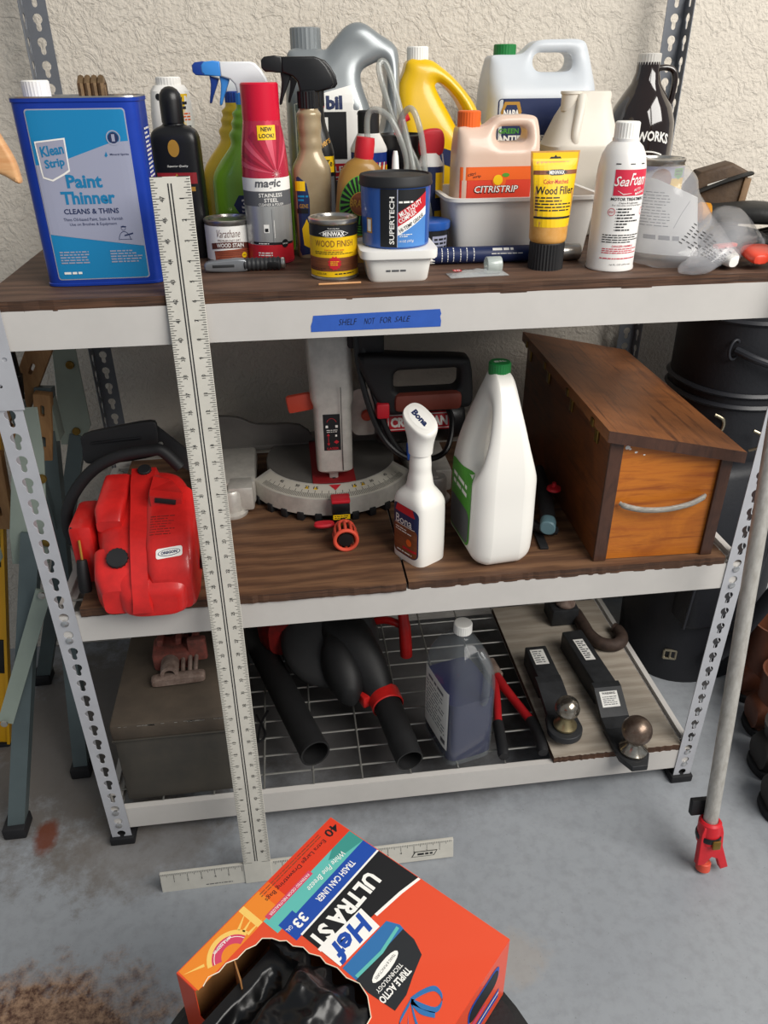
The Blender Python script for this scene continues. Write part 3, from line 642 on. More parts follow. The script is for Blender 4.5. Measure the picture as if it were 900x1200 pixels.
# ---------------------------------------------------------------- grease tub on a white plastic box
t = thing('plastic_box', 'low white plastic tub with rim under the blue grease tub', 'tub', (.583, .075, ZT), R(-1))
b = BM(); loft(b, [(0, .041, .041, 8), (.003, .043, .043, 8), (.032, .0475, .0475, 8), (.0335, .0535, .0535, 8), (.043, .0545, .0545, 8), (.0445, .053, .053, 8)], 64); body = ob('body', b, W_, t)
b = BM(); loft(b, [(.0336, .0548, .0548, 8), (.0365, .0553, .0553, 8), (.0446, .0553, .0553, 8), (.0452, .053, .053, 8)], 64); ob('lid', b, M('white_plastic'), t)
P = Print(); P.lines(-.019, .0135, .012, .0185, 1, M('print_grey'), 0, .55, 4); P.lay('print', t, shoot(body), .01)
t = thing('grease_tub', 'blue grease tub with black lid standing on the white tub', 'tub', (.583, .075, ZT+.0455), R(2))
M('tub_blue', '2556a5', .3, coat=.3)
b = BM(); lathe(b, [(.0455, 0), (.0475, .0015), (.0478, .004), (.0492, .082), (.0492, .086)], 56); body = ob('body', b, M('tub_blue'), t)
b = BM(); lathe(b, [(.0495, .079), (.0515, .080), (.0518, .083), (.0508, .085), (.0508, .091), (.0495, .093), (.047, .0935), (.046, .091), (.0005, .0905)], 56); ob('lid', b, M('black_matte'), t)
P = Print(); M('grease_lite', '4f86c9', .3)
hw = .04; P.rect(-.03, .004, hw, .078, K_, 0).rect(-.0295, .003, -.006, .0785, K_, 1)
P.poly([(-.006, .003), (hw, .003), (hw, .044), (-.006, .018)], M('grease_lite'), 1).poly([(-.006, .018), (hw, .044), (hw, .055), (-.006, .030)], W_, 1).poly([(-.006, .030), (hw, .055), (hw, .0735), (-.006, .048)], M('print_red'), 1).rect(-.0065, .003, -.0055, .0785, M('print_silver'), 2)
P.text('SUPERTECH', -.0135, .038, .062, .0068, W_, 2, .02, 0, R(90)).lines(-.004, .060, .016, .064, 1, W_, 2, .6, 4)
ang = math.atan(.025/.046)
P.text('MULTI-DUTY', .0135, .054, .037, .0068, W_, 2, .02, .0, ang).text('COMPLEX', .0085, .0435, .028, .0062, W_, 2, .02, 0, ang).text('HI-TEMP GREASE', .0155, .0345, .042, .005, K_, 2, .01, 0, ang)
P.lines(-.003, .016, .015, .021, 2, W_, 2, .4, 3).text('14 OZ (397g)', .007, .0105, .021, .004, W_, 2, .0)
P.rect(-.055, .02, -.044, .04, M('print_gold'), 0).rect(-.053, .022, -.046, .038, W_, 1)
P.lay('label', t, on_cyl(.0480, rz=lambda v: .0479+.0013*(v-.004)/.08), .005, smooth=40)

t = thing('nozzle_bottle', 'small white nozzle bottle behind the grease tub', 'bottle', (.594, .155, ZT))
b = BM(); lathe(b, [(.012, 0), (.0125, .002), (.0125, .115), (.009, .124)], 20); ob('body', b, M('white_plastic'), t)
b = BM(); lathe(b, [(.0095, .12), (.0095, .131), (.0055, .135), (.0045, .152), (.003, .160), (.0003, .160)], 18); ob('nozzle', b, W_, t)

# ---------------------------------------------------------------- clear tubing
px = [(.640, .23, .01), (.636, .22, .08), (.625, .225, .15), (.600, .24, .205), (.582, .245, .262), (.589, .25, .274), (.600, .245, .255), (.617, .225, .19), (.630, .21, .13), (.634, .205, .08), (.622, .205, .06), (.612, .21, .09), (.620, .215, .14), (.598, .222, .196), (.572, .235, .211), (.562, .24, .19), (.57, .24, .12), (.6, .23, .05), (.64, .21, .04), (.648, .205, .1), (.643, .205, .165), (.632, .21, .205), (.621, .218, .211), (.613, .23, .185), (.64, .225, .13), (.660, .225, .06), (.664, .225, .0045)]
b = BM(); tube(b, spline(px, 10), .0047, 10); M('vinyl', 'aeb1ab', .06, alpha=.5, spec=1.0)
tag(ob('vinyl_tubing', b, M('vinyl'), None, (0, 0, ZT), smooth=60), 'looped clear vinyl tubing standing behind the grease tub', 'tubing')
t = thing('funnel', 'black plastic funnel with red tip behind the clear tubing', 'funnel', (.627, .318, ZT))
b = BM(); lathe(b, [(.012, 0), (.013, .1), (.034, .13), (.037, .15), (.037, .17), (.034, .172), (.03, .15), (.01, .12)], 36); ob('body', b, M('black_plastic'), t)
b = BM(); tube(b, [(-.012, -.035, .172), (-.004, -.038, .194), (.006, -.038, .199)], [.006, .0065, .006], 12); ob('tip', b, M('print_red'), t)
t = thing('aerosol_can', 'navy aerosol lubricant can with red flip-up spray straw cap', 'spray can', (.668, .275, ZT))
b = BM(); lathe(b, [(.0205, 0), (.021, .002), (.021, .126), (.0205, .129)], 32); ob('body', b, M('print_navy'), t)
b = BM(); lathe(b, [(.0214, .127), (.0214, .130), (.0175, .136), (.0155, .141), (.0115, .146)], 32); ob('shoulder', b, W_, t)
b = BM(); plate(b, [smoothpoly([(-.017, .143), (.013, .142), (.021, .150), (.022, .168), (.016, .18), (.002, .1815), (-.011, .179), (-.017, .172)], 4)], .016, .004); ob('actuator', b, M('print_red'), t)
b = BM(); tube(b, [(.019, -.004, .145), (.0215, -.006, .128), (.0215, -.006, .1)], .0012, 6); ob('straw', b, W_, t)
P = Print(); P.rect(-.0, .02, .03, .125, M('print_navy'), 0).rect(.006, .08, .03, .118, M('print_yellow'), 1).rect(.005, .045, .03, .06, M('print_yellow'), 1); P.lay('label', t, on_cyl(.021), .005, smooth=40)
t = thing('putty_tub', 'small tub with blue lid between the grease tub and white bin', 'tub', (.650, .172, ZT))
b = BM(); lathe(b, [(.025, 0), (.027, .002), (.030, .05)], 32); ob('body', b, K_, t)
b = BM(); lathe(b, [(.0312, .048), (.0325, .05), (.0325, .059), (.03, .0605), (.0005, .06)], 32); ob('lid', b, M('tub_blue'), t)
P = Print(); P.rect(.0, .012, .03, .04, M('print_silver'), 0).lines(.003, .014, .028, .038, 4, K_, 1, .5, 2); P.lay('label', t, on_cyl(.0288, rz=lambda v: .027+.003*v/.05), .005)

# ---------------------------------------------------------------- yellow jug
t = thing('cleaner_jug', 'bright yellow jug with white cap and navy swoosh', 'jug', (.716, .43, ZT))
M('jug_yellow', 'e3b70d', .32, coat=.25, var=.03)
ol = smoothpoly([(-.076, .003), (-.04, 0), (.04, 0), (.073, .003), (.078, .06), (.078, .13), (.066, .18), (.05, .213), (.02, .245), (-.008, .266), (-.028, .276), (-.062, .276), (-.070, .258), (-.080, .235), (-.082, .2), (-.078, .14), (-.08, .06)], 4)
hole = smoothpoly([(-.018, .238), (-.004, .24), (.024, .214), (.043, .178), (.044, .155), (.032, .158), (.008, .195)], 4)
body = jug('body', t, ol, [hole], .09, .022, M('jug_yellow'), narrow(.15, .27, .6))
cap(t, .0185, .273, .297, W_, (-.045, 0))
P = Print(); P.poly([(-.055, .155), (-.01, .145), (.045, .128), (.075, .128), (.075, .108), (.04, .102), (-.005, .118), (-.04, .135)], M('print_navy'), 0).poly([(-.01, .05), (.03, .075), (.07, .06), (.07, .02), (-.01, .02)], K_, 0)
P.lay('front_label', t, shoot(body), .008, .008, .0005)

# ---------------------------------------------------------------- white bin with two jugs inside
t = thing('plastic_bin', 'white rectangular plastic bin holding the beige jug', 'bin', (.800, .238, ZT))
b = BM(); HB = .092; rx, ry = .110, .076
loft(b, [(0, rx-.006, ry-.006, 9), (.003, rx-.002, ry-.002, 9), (HB-.006, rx+.008, ry+.008, 9), (HB-.005, rx+.016, ry+.014, 9), (HB, rx+.016, ry+.014, 9), (HB, rx+.008, ry+.006, 9), (.004, rx-.005, ry-.005, 9)], 72); M('bin_white', 'dcd9d4', .4)
ob('body', b, M('bin_white'), t)
t = thing('stripper_jug', 'translucent beige jug with orange cap and orange fruit label', 'jug', (.764, .232, ZT+.0045))
M('jug_beige', 'd6b7a3', .35, c2='dcc4b2', vscale=6, coat=.2)
ol = smoothpoly([(-.064, .003), (-.03, 0), (.03, 0), (.064, .003), (.066, .06), (.066, .15), (.063, .181), (.054, .192), (.02, .193), (-.002, .191), (-.014, .182), (-.028, .177), (-.06, .178), (-.065, .165), (-.067, .1)], 4)
body = jug('body', t, ol, [rrect(-.006, .155, .046, .178, .009)], .072, .015, M('jug_beige'), narrow(.14, .19, .62), .003)
cap(t, .0178, .176, .2035, M('print_orange'), (-.044, 0))
P = Print(); M('label_red', 'd8412a', .45); P.rect(-.062, .02, .060, .127, M('label_red'), 0).rect(-.062, .108, .060, .127, M('print_orange'), 1).ring(0, .107, 0, .011, M('print_orange'), 2).ring(-.002, .108, 0, .0075, M('print_yellow'), 3).poly(ell(.010, .115, .006, .003, 12), M('print_green'), 3)
P.text('citri', -.044, .117, .013, .0045, K_, 2, .01, .2, R(8)).text('strip', -.036, .113, .013, .0045, K_, 2, .01, .2, R(8)).text('CITRISTRIP', -.004, .0945, .072, .0115, K_, 2, .05, .15).text('CITRISTRIP', -.004, .0948, .070, .0098, W_, 3, .01, .15)
P.lay('front_label', t, shoot(body), .01, .01)
t = thing('cream_jug', 'plain cream plastic jug with sloped shoulders behind the white bin', 'jug', (.955, .378, ZT), R(-2)); t.scale = (1.066, 1.0, 1.0)
M('jug_cream', 'ddd5c7', .38, c2='e4ded2', vscale=5)
b = BM(); loft(b, [(0, .052, .052, 4), (.004, .056, .056, 4), (.138, .059, .058, 4), (.146, .061, .060, 4), (.15, .058, .058, 4), (.19, .045, .042, 3.4, .002), (.215, .036, .028, 3, .006), (.224, .034, .02, 3, .010), (.229, .030, .016, 3, .012)], 44)
body = ob('body', b, M('jug_cream'), t, smooth=50)
b = BM(); lathe(b, [(.0145, .20), (.0145, .2245), (.0165, .2255), (.0165, .2295), (.0005, .2295)], 24, (-.026, -.012)); ob('neck', b, M('jug_cream'), t)
b = BM(); tube(b, spline([(-.010, -.022, .222), (-.0155, -.038, .2), (-.023, -.05, .165), (-.022, -.05, .15)], 6), .0075, 12); ob('handle', b, M('jug_cream'), t)

# ---------------------------------------------------------------- antifreeze jug
t = thing('antifreeze_jug', 'large white antifreeze jug with green cap and navy label', 'jug', (.906, .505, ZT)); t.scale = (1.034, 1.0, 1.0)
M('jug_cool', 'c6ccd2', .36, c2='d0d4d8', vscale=4)
ol = smoothpoly([(-.093, .003), (-.04, 0), (.04, 0), (.093, .003), (.097, .05), (.097, .2), (.092, .25), (.083, .288), (.070, .303), (.03, .304), (-.008, .302), (-.025, .290), (-.038, .281), (-.085, .280), (-.092, .27), (-.097, .22), (-.098, .1)], 4)
body = jug('body', t, ol, [rrect(-.017, .253, .056, .284, .012)], .13, .024, M('jug_cool'), narrow(.21, .29, .45))
cap(t, .0195, .277, .3015, M('cap_green', '1f7a3c', .4), (-.061, 0))
P = Print(); P.poly(rrect(-.083, .03, .082, .217, .006), M('print_navy'), 0)
P.poly([(-.074, .179), (-.046, .179), (-.041, .196), (-.046, .212), (-.072, .212), (-.078, .196)], M('print_gold'), 1).poly([(-.07, .184), (-.050, .184), (-.047, .196), (-.051, .207), (-.068, .207), (-.073, .196)], M('print_navy'), 2).text('NAPA', -.0595, .1935, .028, .0115, W_, 3, .04)
P.text('GREEN', -.062, .165, .036, .0085, M('print_green'), 1, .03).text('ANTIFREEZE', -.040, .1525, .085, .0105, W_, 1, .05)
P.lay('front_label', t, shoot(body), .012, .012, .0005)

# ---------------------------------------------------------------- wood filler tube
t = thing('filler_tube', 'yellow wood filler squeeze tube standing on its black cap', 'tube', (.815, .088, ZT), R(3))
M('filler_putty', 'd5a05a', .4, c2='c98e3c', vscale=60); b = BM(); ribbed(b, .0262, 0, .039, 34, .0012); ob('cap', b, M('black_matte'), t)
b = BM(); secs = [(.038, .0235, .0235, 2), (.043, .0275, .0265, 2), (.06, .0285, .025, 2), (.09, .031, .021, 2), (.12, .0335, .014, 2), (.145, .0355, .006, 2.2), (.152, .0363, .0016, 3), (.162, .0368, .0012, 3)]
loft(b, secs, 48, 3); body = ob('body', b, M('filler_putty'), t)
P = Print(); zz = lambda z: next(p[1]+(q[1]-p[1])*(z-p[0])/(q[0]-p[0]) for p, q in zip(secs, secs[1:]) if p[0] <= z <= q[0])
L_ = [(-zz(z)*.93, z) for z in (.062, .07, .08, .09, .1, .11, .12, .13, .14, .15, .16)]; Rr = [(-x, z) for x, z in L_]
P.band(L_, Rr, M('print_yellow'), 0).poly([(-.009, .152), (.009, .152), (.007, .1545), (.002, .1545), (0, .157), (-.002, .1545), (-.007, .1545)], K_, 1)
P.rect(-.032, .132, .033, .1375, M('minwax_brown'), 1).poly(ell(.001, .1348, .0165, .0042, 6), K_, 2).text('MINWAX', .001, .1348, .023, .0052, W_, 3, .02).text('Color-Matched', .0, .123, .037, .006, M('print_red'), 1, .01).text('Wood Filler', 0, .1115, .056, .0105, K_, 1, .015, .12)
P.lines(-.028, .083, .024, .104, 5, K_, 1, .42, 5).rect(-.028, .0735, .026, .0765, K_, 1)
P.lay('front_label', t, shoot(body), .006, .008)

# ---------------------------------------------------------------- white motor treatment can
t = thing('motor_treatment_can', 'tall white motor treatment can with red panel and ribbed cap', 'can', (.9115, .075, ZT), R(1))
M('can_white', 'e6e3df', .3, .05, coat=.2)
b = BM(); prof = [(.0335, 0), (.0352, .001), (.0354, .004), (.0345, .006), (.0345, .128), (.0335, .142), (.0305, .157), (.025, .168), (.0185, .174), (.0185, .178)]; lathe(b, prof, 52); ob('body', b, M('can_white'), t)
cap(t, .0172, .177, .199, W_)
rz = lambda v: next((p[0]+(q[0]-p[0])*(v-p[1])/max(q[1]-p[1], 1e-6) for p, q in zip(prof, prof[1:]) if p[1] <= v <= q[1]), .0345)
P = Print(); M('print_crimson', 'cf2b45', .45)
P.rect(-.022, .106, .032, .140, M('print_crimson'), 0).text('Sea', -.012, .125, .02, .013, W_, 1, .01, .4).text('Foam', .0125, .1275, .027, .016, W_, 1, .01, .4).text('AUTO', .013, .1145, .012, .0034, W_, 1, 0, 0, R(12)).text('MARINE', .018, .110, .017, .0034, W_, 1, .01, 0, R(12)).band([(-.016, .113), (-.008, .1085), (.004, .1095)], [(-.016, .1125), (-.008, .1075), (.004, .1090)], W_, 1)
P.text('MOTOR TREATMENT', .003, .1015, .054, .0042, K_, 0, .02)
for i, s_ in enumerate(('Cleans & Lubricates', 'For Gasoline and Diesel Engines')): P.text(s_, .003, .0965-.0035*i, .03+.018*i, .0026, K_, 0, .0)
for i, s_ in enumerate(('FUEL INJECTORS', 'CARBURETORS', 'CONTROLS MOISTURE', 'STABILIZES FUEL', 'CLEANS INTAKE VALVES', 'UPPER CYLINDERS', 'LUBRICATES', 'DE-CARBONIZES')): P.rect(-.0145, .0878-.0041*i, -.0135, .0888-.0041*i, K_, 0).lines(-.0125, .0868-.0041*i, -.0125+.0017*len(s_), .0898-.0041*i, 1, K_, 0, .6, i)
P.ring(-.021, .084, .0045, .0052, M('print_crimson'), 0).lines(-.0245, .0825, -.0175, .0855, 2, M('print_crimson'), 0, .5, 3).ring(.031, .084, .0045, .0052, M('print_crimson'), 0)
P.lines(-.03, .041, .032, .054, 4, K_, 0, .42, 2).text('DANGER! HARMFUL', .003, .037, .034, .003, M('print_crimson'), 0, .01).lines(-.028, .026, .03, .0345, 3, M('print_crimson'), 0, .45, 3).lines(-.03, .018, .03, .021, 1, M('print_crimson'), 0, .5, 4).text('16 FL OZ (473 mL)', .003, .0105, .034, .0028, K_, 0, .0)
for x in (-.018, .002, .02): P.rect(x-.004, .1465, x+.003, .1478, K_, 0)
P.lay('label', t, on_cyl(.0345, rz=rz), .005, .01, smooth=40)

# ---------------------------------------------------------------- amber growler
t = thing('growler', 'dark amber glass growler with loop handle and white cap', 'bottle', (1.103, .468, ZT), R(-6))
M('amber', '1d0f0a', .08, coat=.5, spec=.8)
b = BM(); lathe(b, [(.055, 0), (.06, .004), (.062, .01), (.062, .15), (.06, .175), (.052, .2), (.038, .222), (.027, .238), (.0215, .255), (.0205, .272), (.0175, .274)], 52); body = ob('body', b, M('amber'), t, smooth=50)
b = BM(); tube(b, spline([(.019, 0, .262), (.034, 0, .263), (.047, 0, .258), (.0525, 0, .245), (.0525, 0, .225), (.05, 0, .208), (.04, 0, .2)], 6), .0052, 12); ob('handle', b, M('amber'), t)
cap(t, .0208, .262, .286, M('cap_grey', 'cfcbc4', .4, .2))
P = Print(); P.text('RWORKS', .004, .155, .070, .017, W_, 0, .03, arc=5.5).band([(-.03+.006*k, .128-7*(-.03+.006*k)**2) for k in range(11)], [(-.03+.006*k, .1305-7*(-.03+.006*k)**2) for k in range(11)], W_, 0)
P.lay('lettering', t, shoot(body, (0, 1, 0)), .004, .006)

# ---------------------------------------------------------------- cartridge, little packet
t = thing('grease_cartridge', 'navy grease cartridge tube with white serrated cap lying behind the filler', 'tube', (.76, .134, ZT), R(-1))
b = BM(); lathe(b, [(.0118, -.112), (.0123, -.11), (.0123, .062), (.012, .064)], 28, (0, .0128), 'X'); body = ob('body', b, M('print_navy'), t)
b = BM(); lathe(b, [(.0122, .0635), (.0126, .065), (.0126, .122), (.011, .124)], 28, (0, .0128), 'X'); ob('metal_end', b, M('tin'), t)
b = BM()
for k in range(14): a = 2*pi*k/14; box(b, (-.114, .0105*cos(a), .0128+.0105*sin(a)), (.012, .0035, .0035), .0006)
lathe(b, [(.0108, -.119), (.0115, -.118), (.0115, -.113)], 24, (0, .0128), 'X'); ob('cap', b, W_, t)
P2 = Print()
for i, u in enumerate((-.098, -.089, -.080, -.069, -.059, -.048)):
    r_ = random.Random(i); v = -.008
    while v < .012: d = r_.uniform(.0015, .004); P2.rect(u, v, u+.0012, v+d, W_, 0); v += d+.001
P2.lines(-.018, .007, .02, .013, 1, W_, 0, .7, 7).lines(-.02, .001, .03, .005, 1, W_, 0, .3, 3)
P2.lay('print', t, lambda u, v: ((u, -.0123*cos(v/.0123), .0128+.0123*sin(v/.0123)), (0, -cos(v/.0123), sin(v/.0123))), 0, .003)
t = thing('clear_packet', 'small clear plastic packet with a clear roll lying on the board', 'packet', (.703, .055, ZT), R(4))
b = BM(); n = 14; top = []; r_ = random.Random(5)
for j in range(6):
    top.append([(-.045+.088*i/n, -.016+.032*j/5, .0015+.006*sin(pi*i/n)**.5*sin(pi*j/5)*(1+.5*r_.random())) for i in range(n+1)])
grid_strip(b, top, False, False, False); grid_strip(b, [[(x, y, .0006) for x, y, z in r] for r in top], False, False, False); ob('pouch', b, M('clear_plastic'), t)
b = BM(); lathe(b, [(.0115, -.011), (.012, -.010), (.012, .010), (.0115, .011), (.008, .011), (.008, -.011), (.0115, -.011)], 28, (.0, .0128), 'X', caps=(False, False)); bmesh.ops.translate(b, vec=(.024, .004, 0), verts=b.verts); ob('roll', b, M('clear_roll', 'c2cbc6', .1, alpha=.6, spec=.9), t)
P = Print(); P.rect(-.038, -.006, -.026, .006, M('print_red'), 0).text('10', -.032, 0, .008, .006, W_, 1, .02); P.lay('sticker', t, lambda u, v: ((u, v, .0078), (0, 0, 1)))
# ================================================================ right end of the top tier
def crumple(bm, amp, seed=1, f=60.0):
    from mathutils import noise
    for v in bm.verts:
        n = noise.noise_vector(v.co*f+Vector((seed*7.1, 0, 0))); n2 = noise.noise_vector(v.co*f*.35+Vector((0, seed*3.3, 0))); v.co += n*amp*.5+n2*amp
def loft_y(bm, secs, seg=36, smooth=0, mat=0, caps=(True, True)):
    """rings in XZ marching along y: (y, rx, rz, n, cx, cz)"""
    t = BM(); loft(t, secs, seg, smooth, mat, caps)
    for v in t.verts: x, y, z = v.co; v.co = (x, z, y)
    me = bpy.data.meshes.new('t'); t.to_mesh(me); t.free(); bm.from_mesh(me); bpy.data.meshes.remove(me)
t = thing('food_can', 'tin can with yellow label standing in the clear bag', 'can', (1.044, .236, ZT), R(10))
body = paint_can(t, .0395, .136, M('tin')); P = Print()
P.rect(-.062, .004, .062, .126, M('print_yellow'), 0).rect(-.062, .108, .062, .126, M('print_silver'), 1).poly(ell(-.018, .106, .016, .017, 20), M('minwax_brown'), 2).poly([(.002, .123), (.022, .123), (.022, .112), (.012, .106), (.002, .112)], M('print_green'), 2).lines(.004, .112, .02, .121, 2, K_, 3, .5, 3)
P.lay('label', t, on_cyl(.0392), .005, smooth=40)
# clear bag with a printed sheet and red-tipped parts inside
t = thing('plastic_bag', 'crumpled clear plastic bag with printed warning text beside the white can', 'bag', (1.045, .12, ZT))
M('film', 'd2d2d6', .13, alpha=.33, spec=1.0); M('sheet', 'c4c3c1', .7, var=.04)
b = BM(); loft(b, [(.001, .075, .07, 3, -.01, -.01), (.018, .085, .08, 3, -.006, -.012), (.05, .07, .068, 2.6, -.02, .0), (.09, .056, .05, 2.4, -.03, .02), (.118, .046, .04, 2.2, -.026, .03), (.132, .02, .02, 2, -.02, .035)], 44, 5); crumple(b, .007, 2, 38)
for v in b.verts: v.co.z = max(v.co.z, .0008)
bagm = ob('bag_body', b, M('film'), t, smooth=180)
b = BM(); S_ = [(-.05, .012, .008, 2.2, .012, -.105), (-.02, .035, .018, 2.2, .019, -.1), (.03, .06, .034, 2.2, .035, -.05), (.08, .06, .034, 2.2, .034, -.0), (.125, .045, .02, 2.2, .022, .03), (.16, .02, .008, 2.2, .012, .04)]
grid_strip(b, [[(x, cy+ry*cos(2*pi*k/36), cz+rz_*sin(2*pi*k/36)) for k in range(36)] for x, ry, rz_, _, cz, cy in [tuple(v) for v in [[q[i] for i in range(6)] for q in [tuple(spline([Vector((S_[a][0], S_[a][1], S_[a][2])) for a in range(6)], 5)[k])+(2.2,)+tuple(spline([Vector((S_[a][4], S_[a][5], 0)) for a in range(6)], 5)[k])[:2] for k in range(26)]]]])
crumple(b, .007, 5, 42)
for v in b.verts: v.co.z = max(v.co.z, .0008)
ob('bag_end', b, M('film'), t, smooth=180)
sh = [(-.085, .05), (-.075, .03), (-.05, .005), (-.02, -.012), (.0, -.016), (.01, -.006), (.0, .03)]
S2 = spline([(x, y, 0) for x, y in sh], 4); b = BM()
grid_strip(b, [[(p.x*(1-.1*h/.105), p.y-.03*(1-h/.105), .012+h*(1-.25*max(0, p.x+.06)/.07)) for p in S2] for h in (0, .035, .07, .105)], False, False, False); s_ = ob('sheet', b, M('sheet'), t, smooth=60)
P = Print(); P.lines(-.07, .05, -.035, .1, 12, M('print_grey'), 0, .3, 12).lines(-.066, .031, -.022, .041, 1, M('print_grey'), 0, .6, 8).band([(-.03, .05), (-.02, .07), (-.008, .088)], [(-.0294, .05), (-.0194, .07), (-.0074, .088)], M('print_grey'), 0)
P.lay('print', s_, shoot(s_), .008, .02)
P = Print(); r_ = random.Random(4)
for i in range(8):
    for k in range(15):
        x = -.045+.006*k+.005*i; z = .046-.0031*k-.0002*k*i+.0035*i*(1-k/22)-.006; P.poly([(x, z), (x+.0042, z-.0022), (x+.0046, z-.0008), (x+.0004, z+.0014)], K_, 0) if r_.random() > .2 else None
P.lay('warning_print', t, shoot(bagm), 0, 0, base=.0009)
b = BM(); loft_y(b, [(-.1, .006, .006, 3, .035, .012), (-.085, .014, .009, 3, .038, .014), (-.05, .013, .009, 3, .045, .018), (-.04, .008, .006, 3, .047, .018)], 20, 2); p_ = ob('white_part', b, W_, t)
b = BM(); loft_y(b, [(-.105, .006, .005, 3, .075, .015), (-.098, .016, .008, 3, .078, .017), (-.06, .024, .009, 3, .09, .021), (-.052, .014, .005, 3, .09, .02)], 20, 2); ob('red_part', b, M('plast_red', 'e2472f', .35), t)
b = BM(); box(b, (.04, -.06, .029), (.04, .012, .006), .002, ('Z', .3)); ob('red_part', b, M('plast_red'), t)
# leather pouch and gloves
M('leather_brown', '4b3a2c', .65, c2='5f4b38', vscale=25, bump=.4, bscale=150); M('leather_tan', '8c7053', .7, c2='6e563f', vscale=30); M('leather_black', '232322', .55, bump=.3, bscale=180)
t = thing('tool_pouch', 'brown leather tool pouch with strap leaning by the wall', 'pouch', (1.163, .272, ZT), R(-10))
b = BM(); plate(b, [[(-.045, .002), (.04, .002), (.05, .11), (.02, .124), (-.03, .11), (-.055, .07)]], .05, .006); ob('body', b, M('leather_brown'), t)
b = BM(); tube(b, spline([(-.06, -.028, .062), (-.035, -.03, .078), (0, -.03, .093), (.03, -.03, .103), (.05, -.024, .108)], 5), .011, 10, flat=.35)
for v in b.verts: v.co.z = v.co.z
ob('strap', b, M('leather_black'), t)
b = BM(); box(b, (.043, -.026, .052), (.012, .006, .1), .002, ('Y', .09)); ob('binding', b, M('leather_tan'), t)
b = BM(); box(b, (-.044, -.027, .035), (.012, .006, .085), .002, ('Y', -.5)); ob('binding', b, M('leather_tan'), t)
b = BM(); box(b, (-.003, -.0308, .095), (.034, .0014, .003), .0005, ('Y', -.3)); ob('brand_stitch', b, W_, t)
def glove(label, loc, rz, m, m2):
    t = thing('work_glove', label, 'glove', loc, rz); b = BM()
    loft_y(b, [(-.07, .02, .006, 2.4, 0, .008), (-.05, .036, .014, 2.4, 0, .015), (0, .042, .017, 2.4, 0, .018), (.05, .034, .015, 2.2, 0, .016), (.075, .03, .014, 2.2, 0, .015)], 30, 3); ob('palm', b, m, t)
    for i in range(4):
        b = BM(); x = -.028+.0185*i; tube(b, spline([(x*.9, -.05, .014), (x*1.1, -.085, .02), (x*1.2, -.11, .016), (x*1.2, -.125-.008*(i in (1, 2)), .010)], 4), [.0095]*12+[.006], 10); ob('finger', b, m, t)
    b = BM(); tube(b, spline([(.03, .0, .014), (.052, -.03, .016), (.058, -.055, .012)], 4), .0095, 10); ob('thumb', b, m2, t)
    b = BM(); loft_y(b, [(.07, .031, .015, 2.2, 0, .015), (.085, .034, .0155, 2.2, 0, .016), (.088, .03, .012, 2.2, 0, .016)], 30); ob('cuff', b, m2, t)
M('glove_grey', '5b5b57', .75, var=.12, vscale=60); M('glove_yellow', 'd8901c', .7)
glove('grey and black work glove lying behind the clear bag', (1.155, .182, ZT), R(80), M('leather_black'), M('glove_grey'))
glove('black work glove with yellow trim behind the clear bag', (1.2, .19, ZT+.036), R(70), M('leather_black'), M('glove_yellow'))

# ================================================================ middle tier
# ---------------------------------------------------------------- chainsaw
M('saw_red', 'd62522', .38, c2='b21c1a', vscale=16, coat=.25); M('saw_red_dirty', '9e1f1b', .6, c2='5a1a15', vscale=40)
t = thing('chainsaw', 'red chainsaw with black front handle and hand guard', 'chainsaw', (.15, .06, ZM))
b = BM(); loft_y(b, [(-.099, .030, .018, 3.5, .026, .022), (-.094, .05, .026, 4, .026, .027), (-.06, .068, .041, 4.5, .022, .042), (-.03, .075, .051, 5, .016, .052), (.02, .08, .062, 5, .008, .063), (.07, .08, .072, 5, .004, .073), (.11, .07, .078, 4, .004, .079), (.128, .05, .065, 3.5, .004, .08)], 48, 3)
body = ob('housing', b, M('saw_red'), t)
b = BM(); loft_y(b, [(-.088, .03, .03, 6, .056, .036), (-.08, .036, .04, 6, .056, .044), (-.05, .04, .055, 6, .056, .056), (.02, .043, .068, 6, .052, .074), (.055, .042, .074, 6, .05, .082), (.068, .03, .05, 6, .05, .09)], 36); body = ob('side_cover', b, M('saw_red'), t)
b = BM(); loft_y(b, [(-.09, .028, .022, 5, -.026, .028), (-.07, .036, .036, 5, -.03, .04), (-.03, .038, .044, 5, -.034, .05), (-.01, .03, .03, 5, -.034, .06)], 36); ob('fuel_tank', b, M('saw_red'), t)
b = BM(); loft_y(b, [(.0, .02, .01, 5, -.045, .118), (.02, .024, .022, 5, -.045, .124), (.1, .024, .026, 5, -.04, .138), (.115, .016, .012, 5, -.04, .14)], 30); ob('air_cover', b, M('saw_red'), t)
b = BM(); ridge = [(-.106, .034), (-.09, .064), (-.055, .098), (-.02, .119), (.03, .142), (.07, .160), (.11, .168)]
grid_strip(b, [[(.008-.02*(y+.1)+dx*w, y, z+dz) for dx, dz in ((-1, -.02), (-.8, 0), (.8, 0), (1, -.02))] for (y, z), w in zip(ridge, (.016, .016, .017, .019, .021, .024, .026))], True); r_ = ob('top_ridge', b, M('saw_red'), t)
b = BM(); grid_strip(b, [[(.024, y, z), (.024+w, y, z-.010), (.024+w, y, z-.034), (.024, y, z-.034)] for y, z, w in ((.018, .161, .05), (.03, .166, .052), (.075, .168, .03), (.1, .160, .018))]); fc = ob('filter_cover', b, M('saw_red'), t, smooth=0)
b = BM(); box(b, (.048, .0172, .149), (.034, .002, .009), .0006, ('Y', .2)); ob('intake_slot', b, M('black_matte'), fc)
b = BM(); box(b, (-.094, .05, .064), (.04, .1, .112), .01); st = ob('starter_housing', b, M('saw_red'), t)
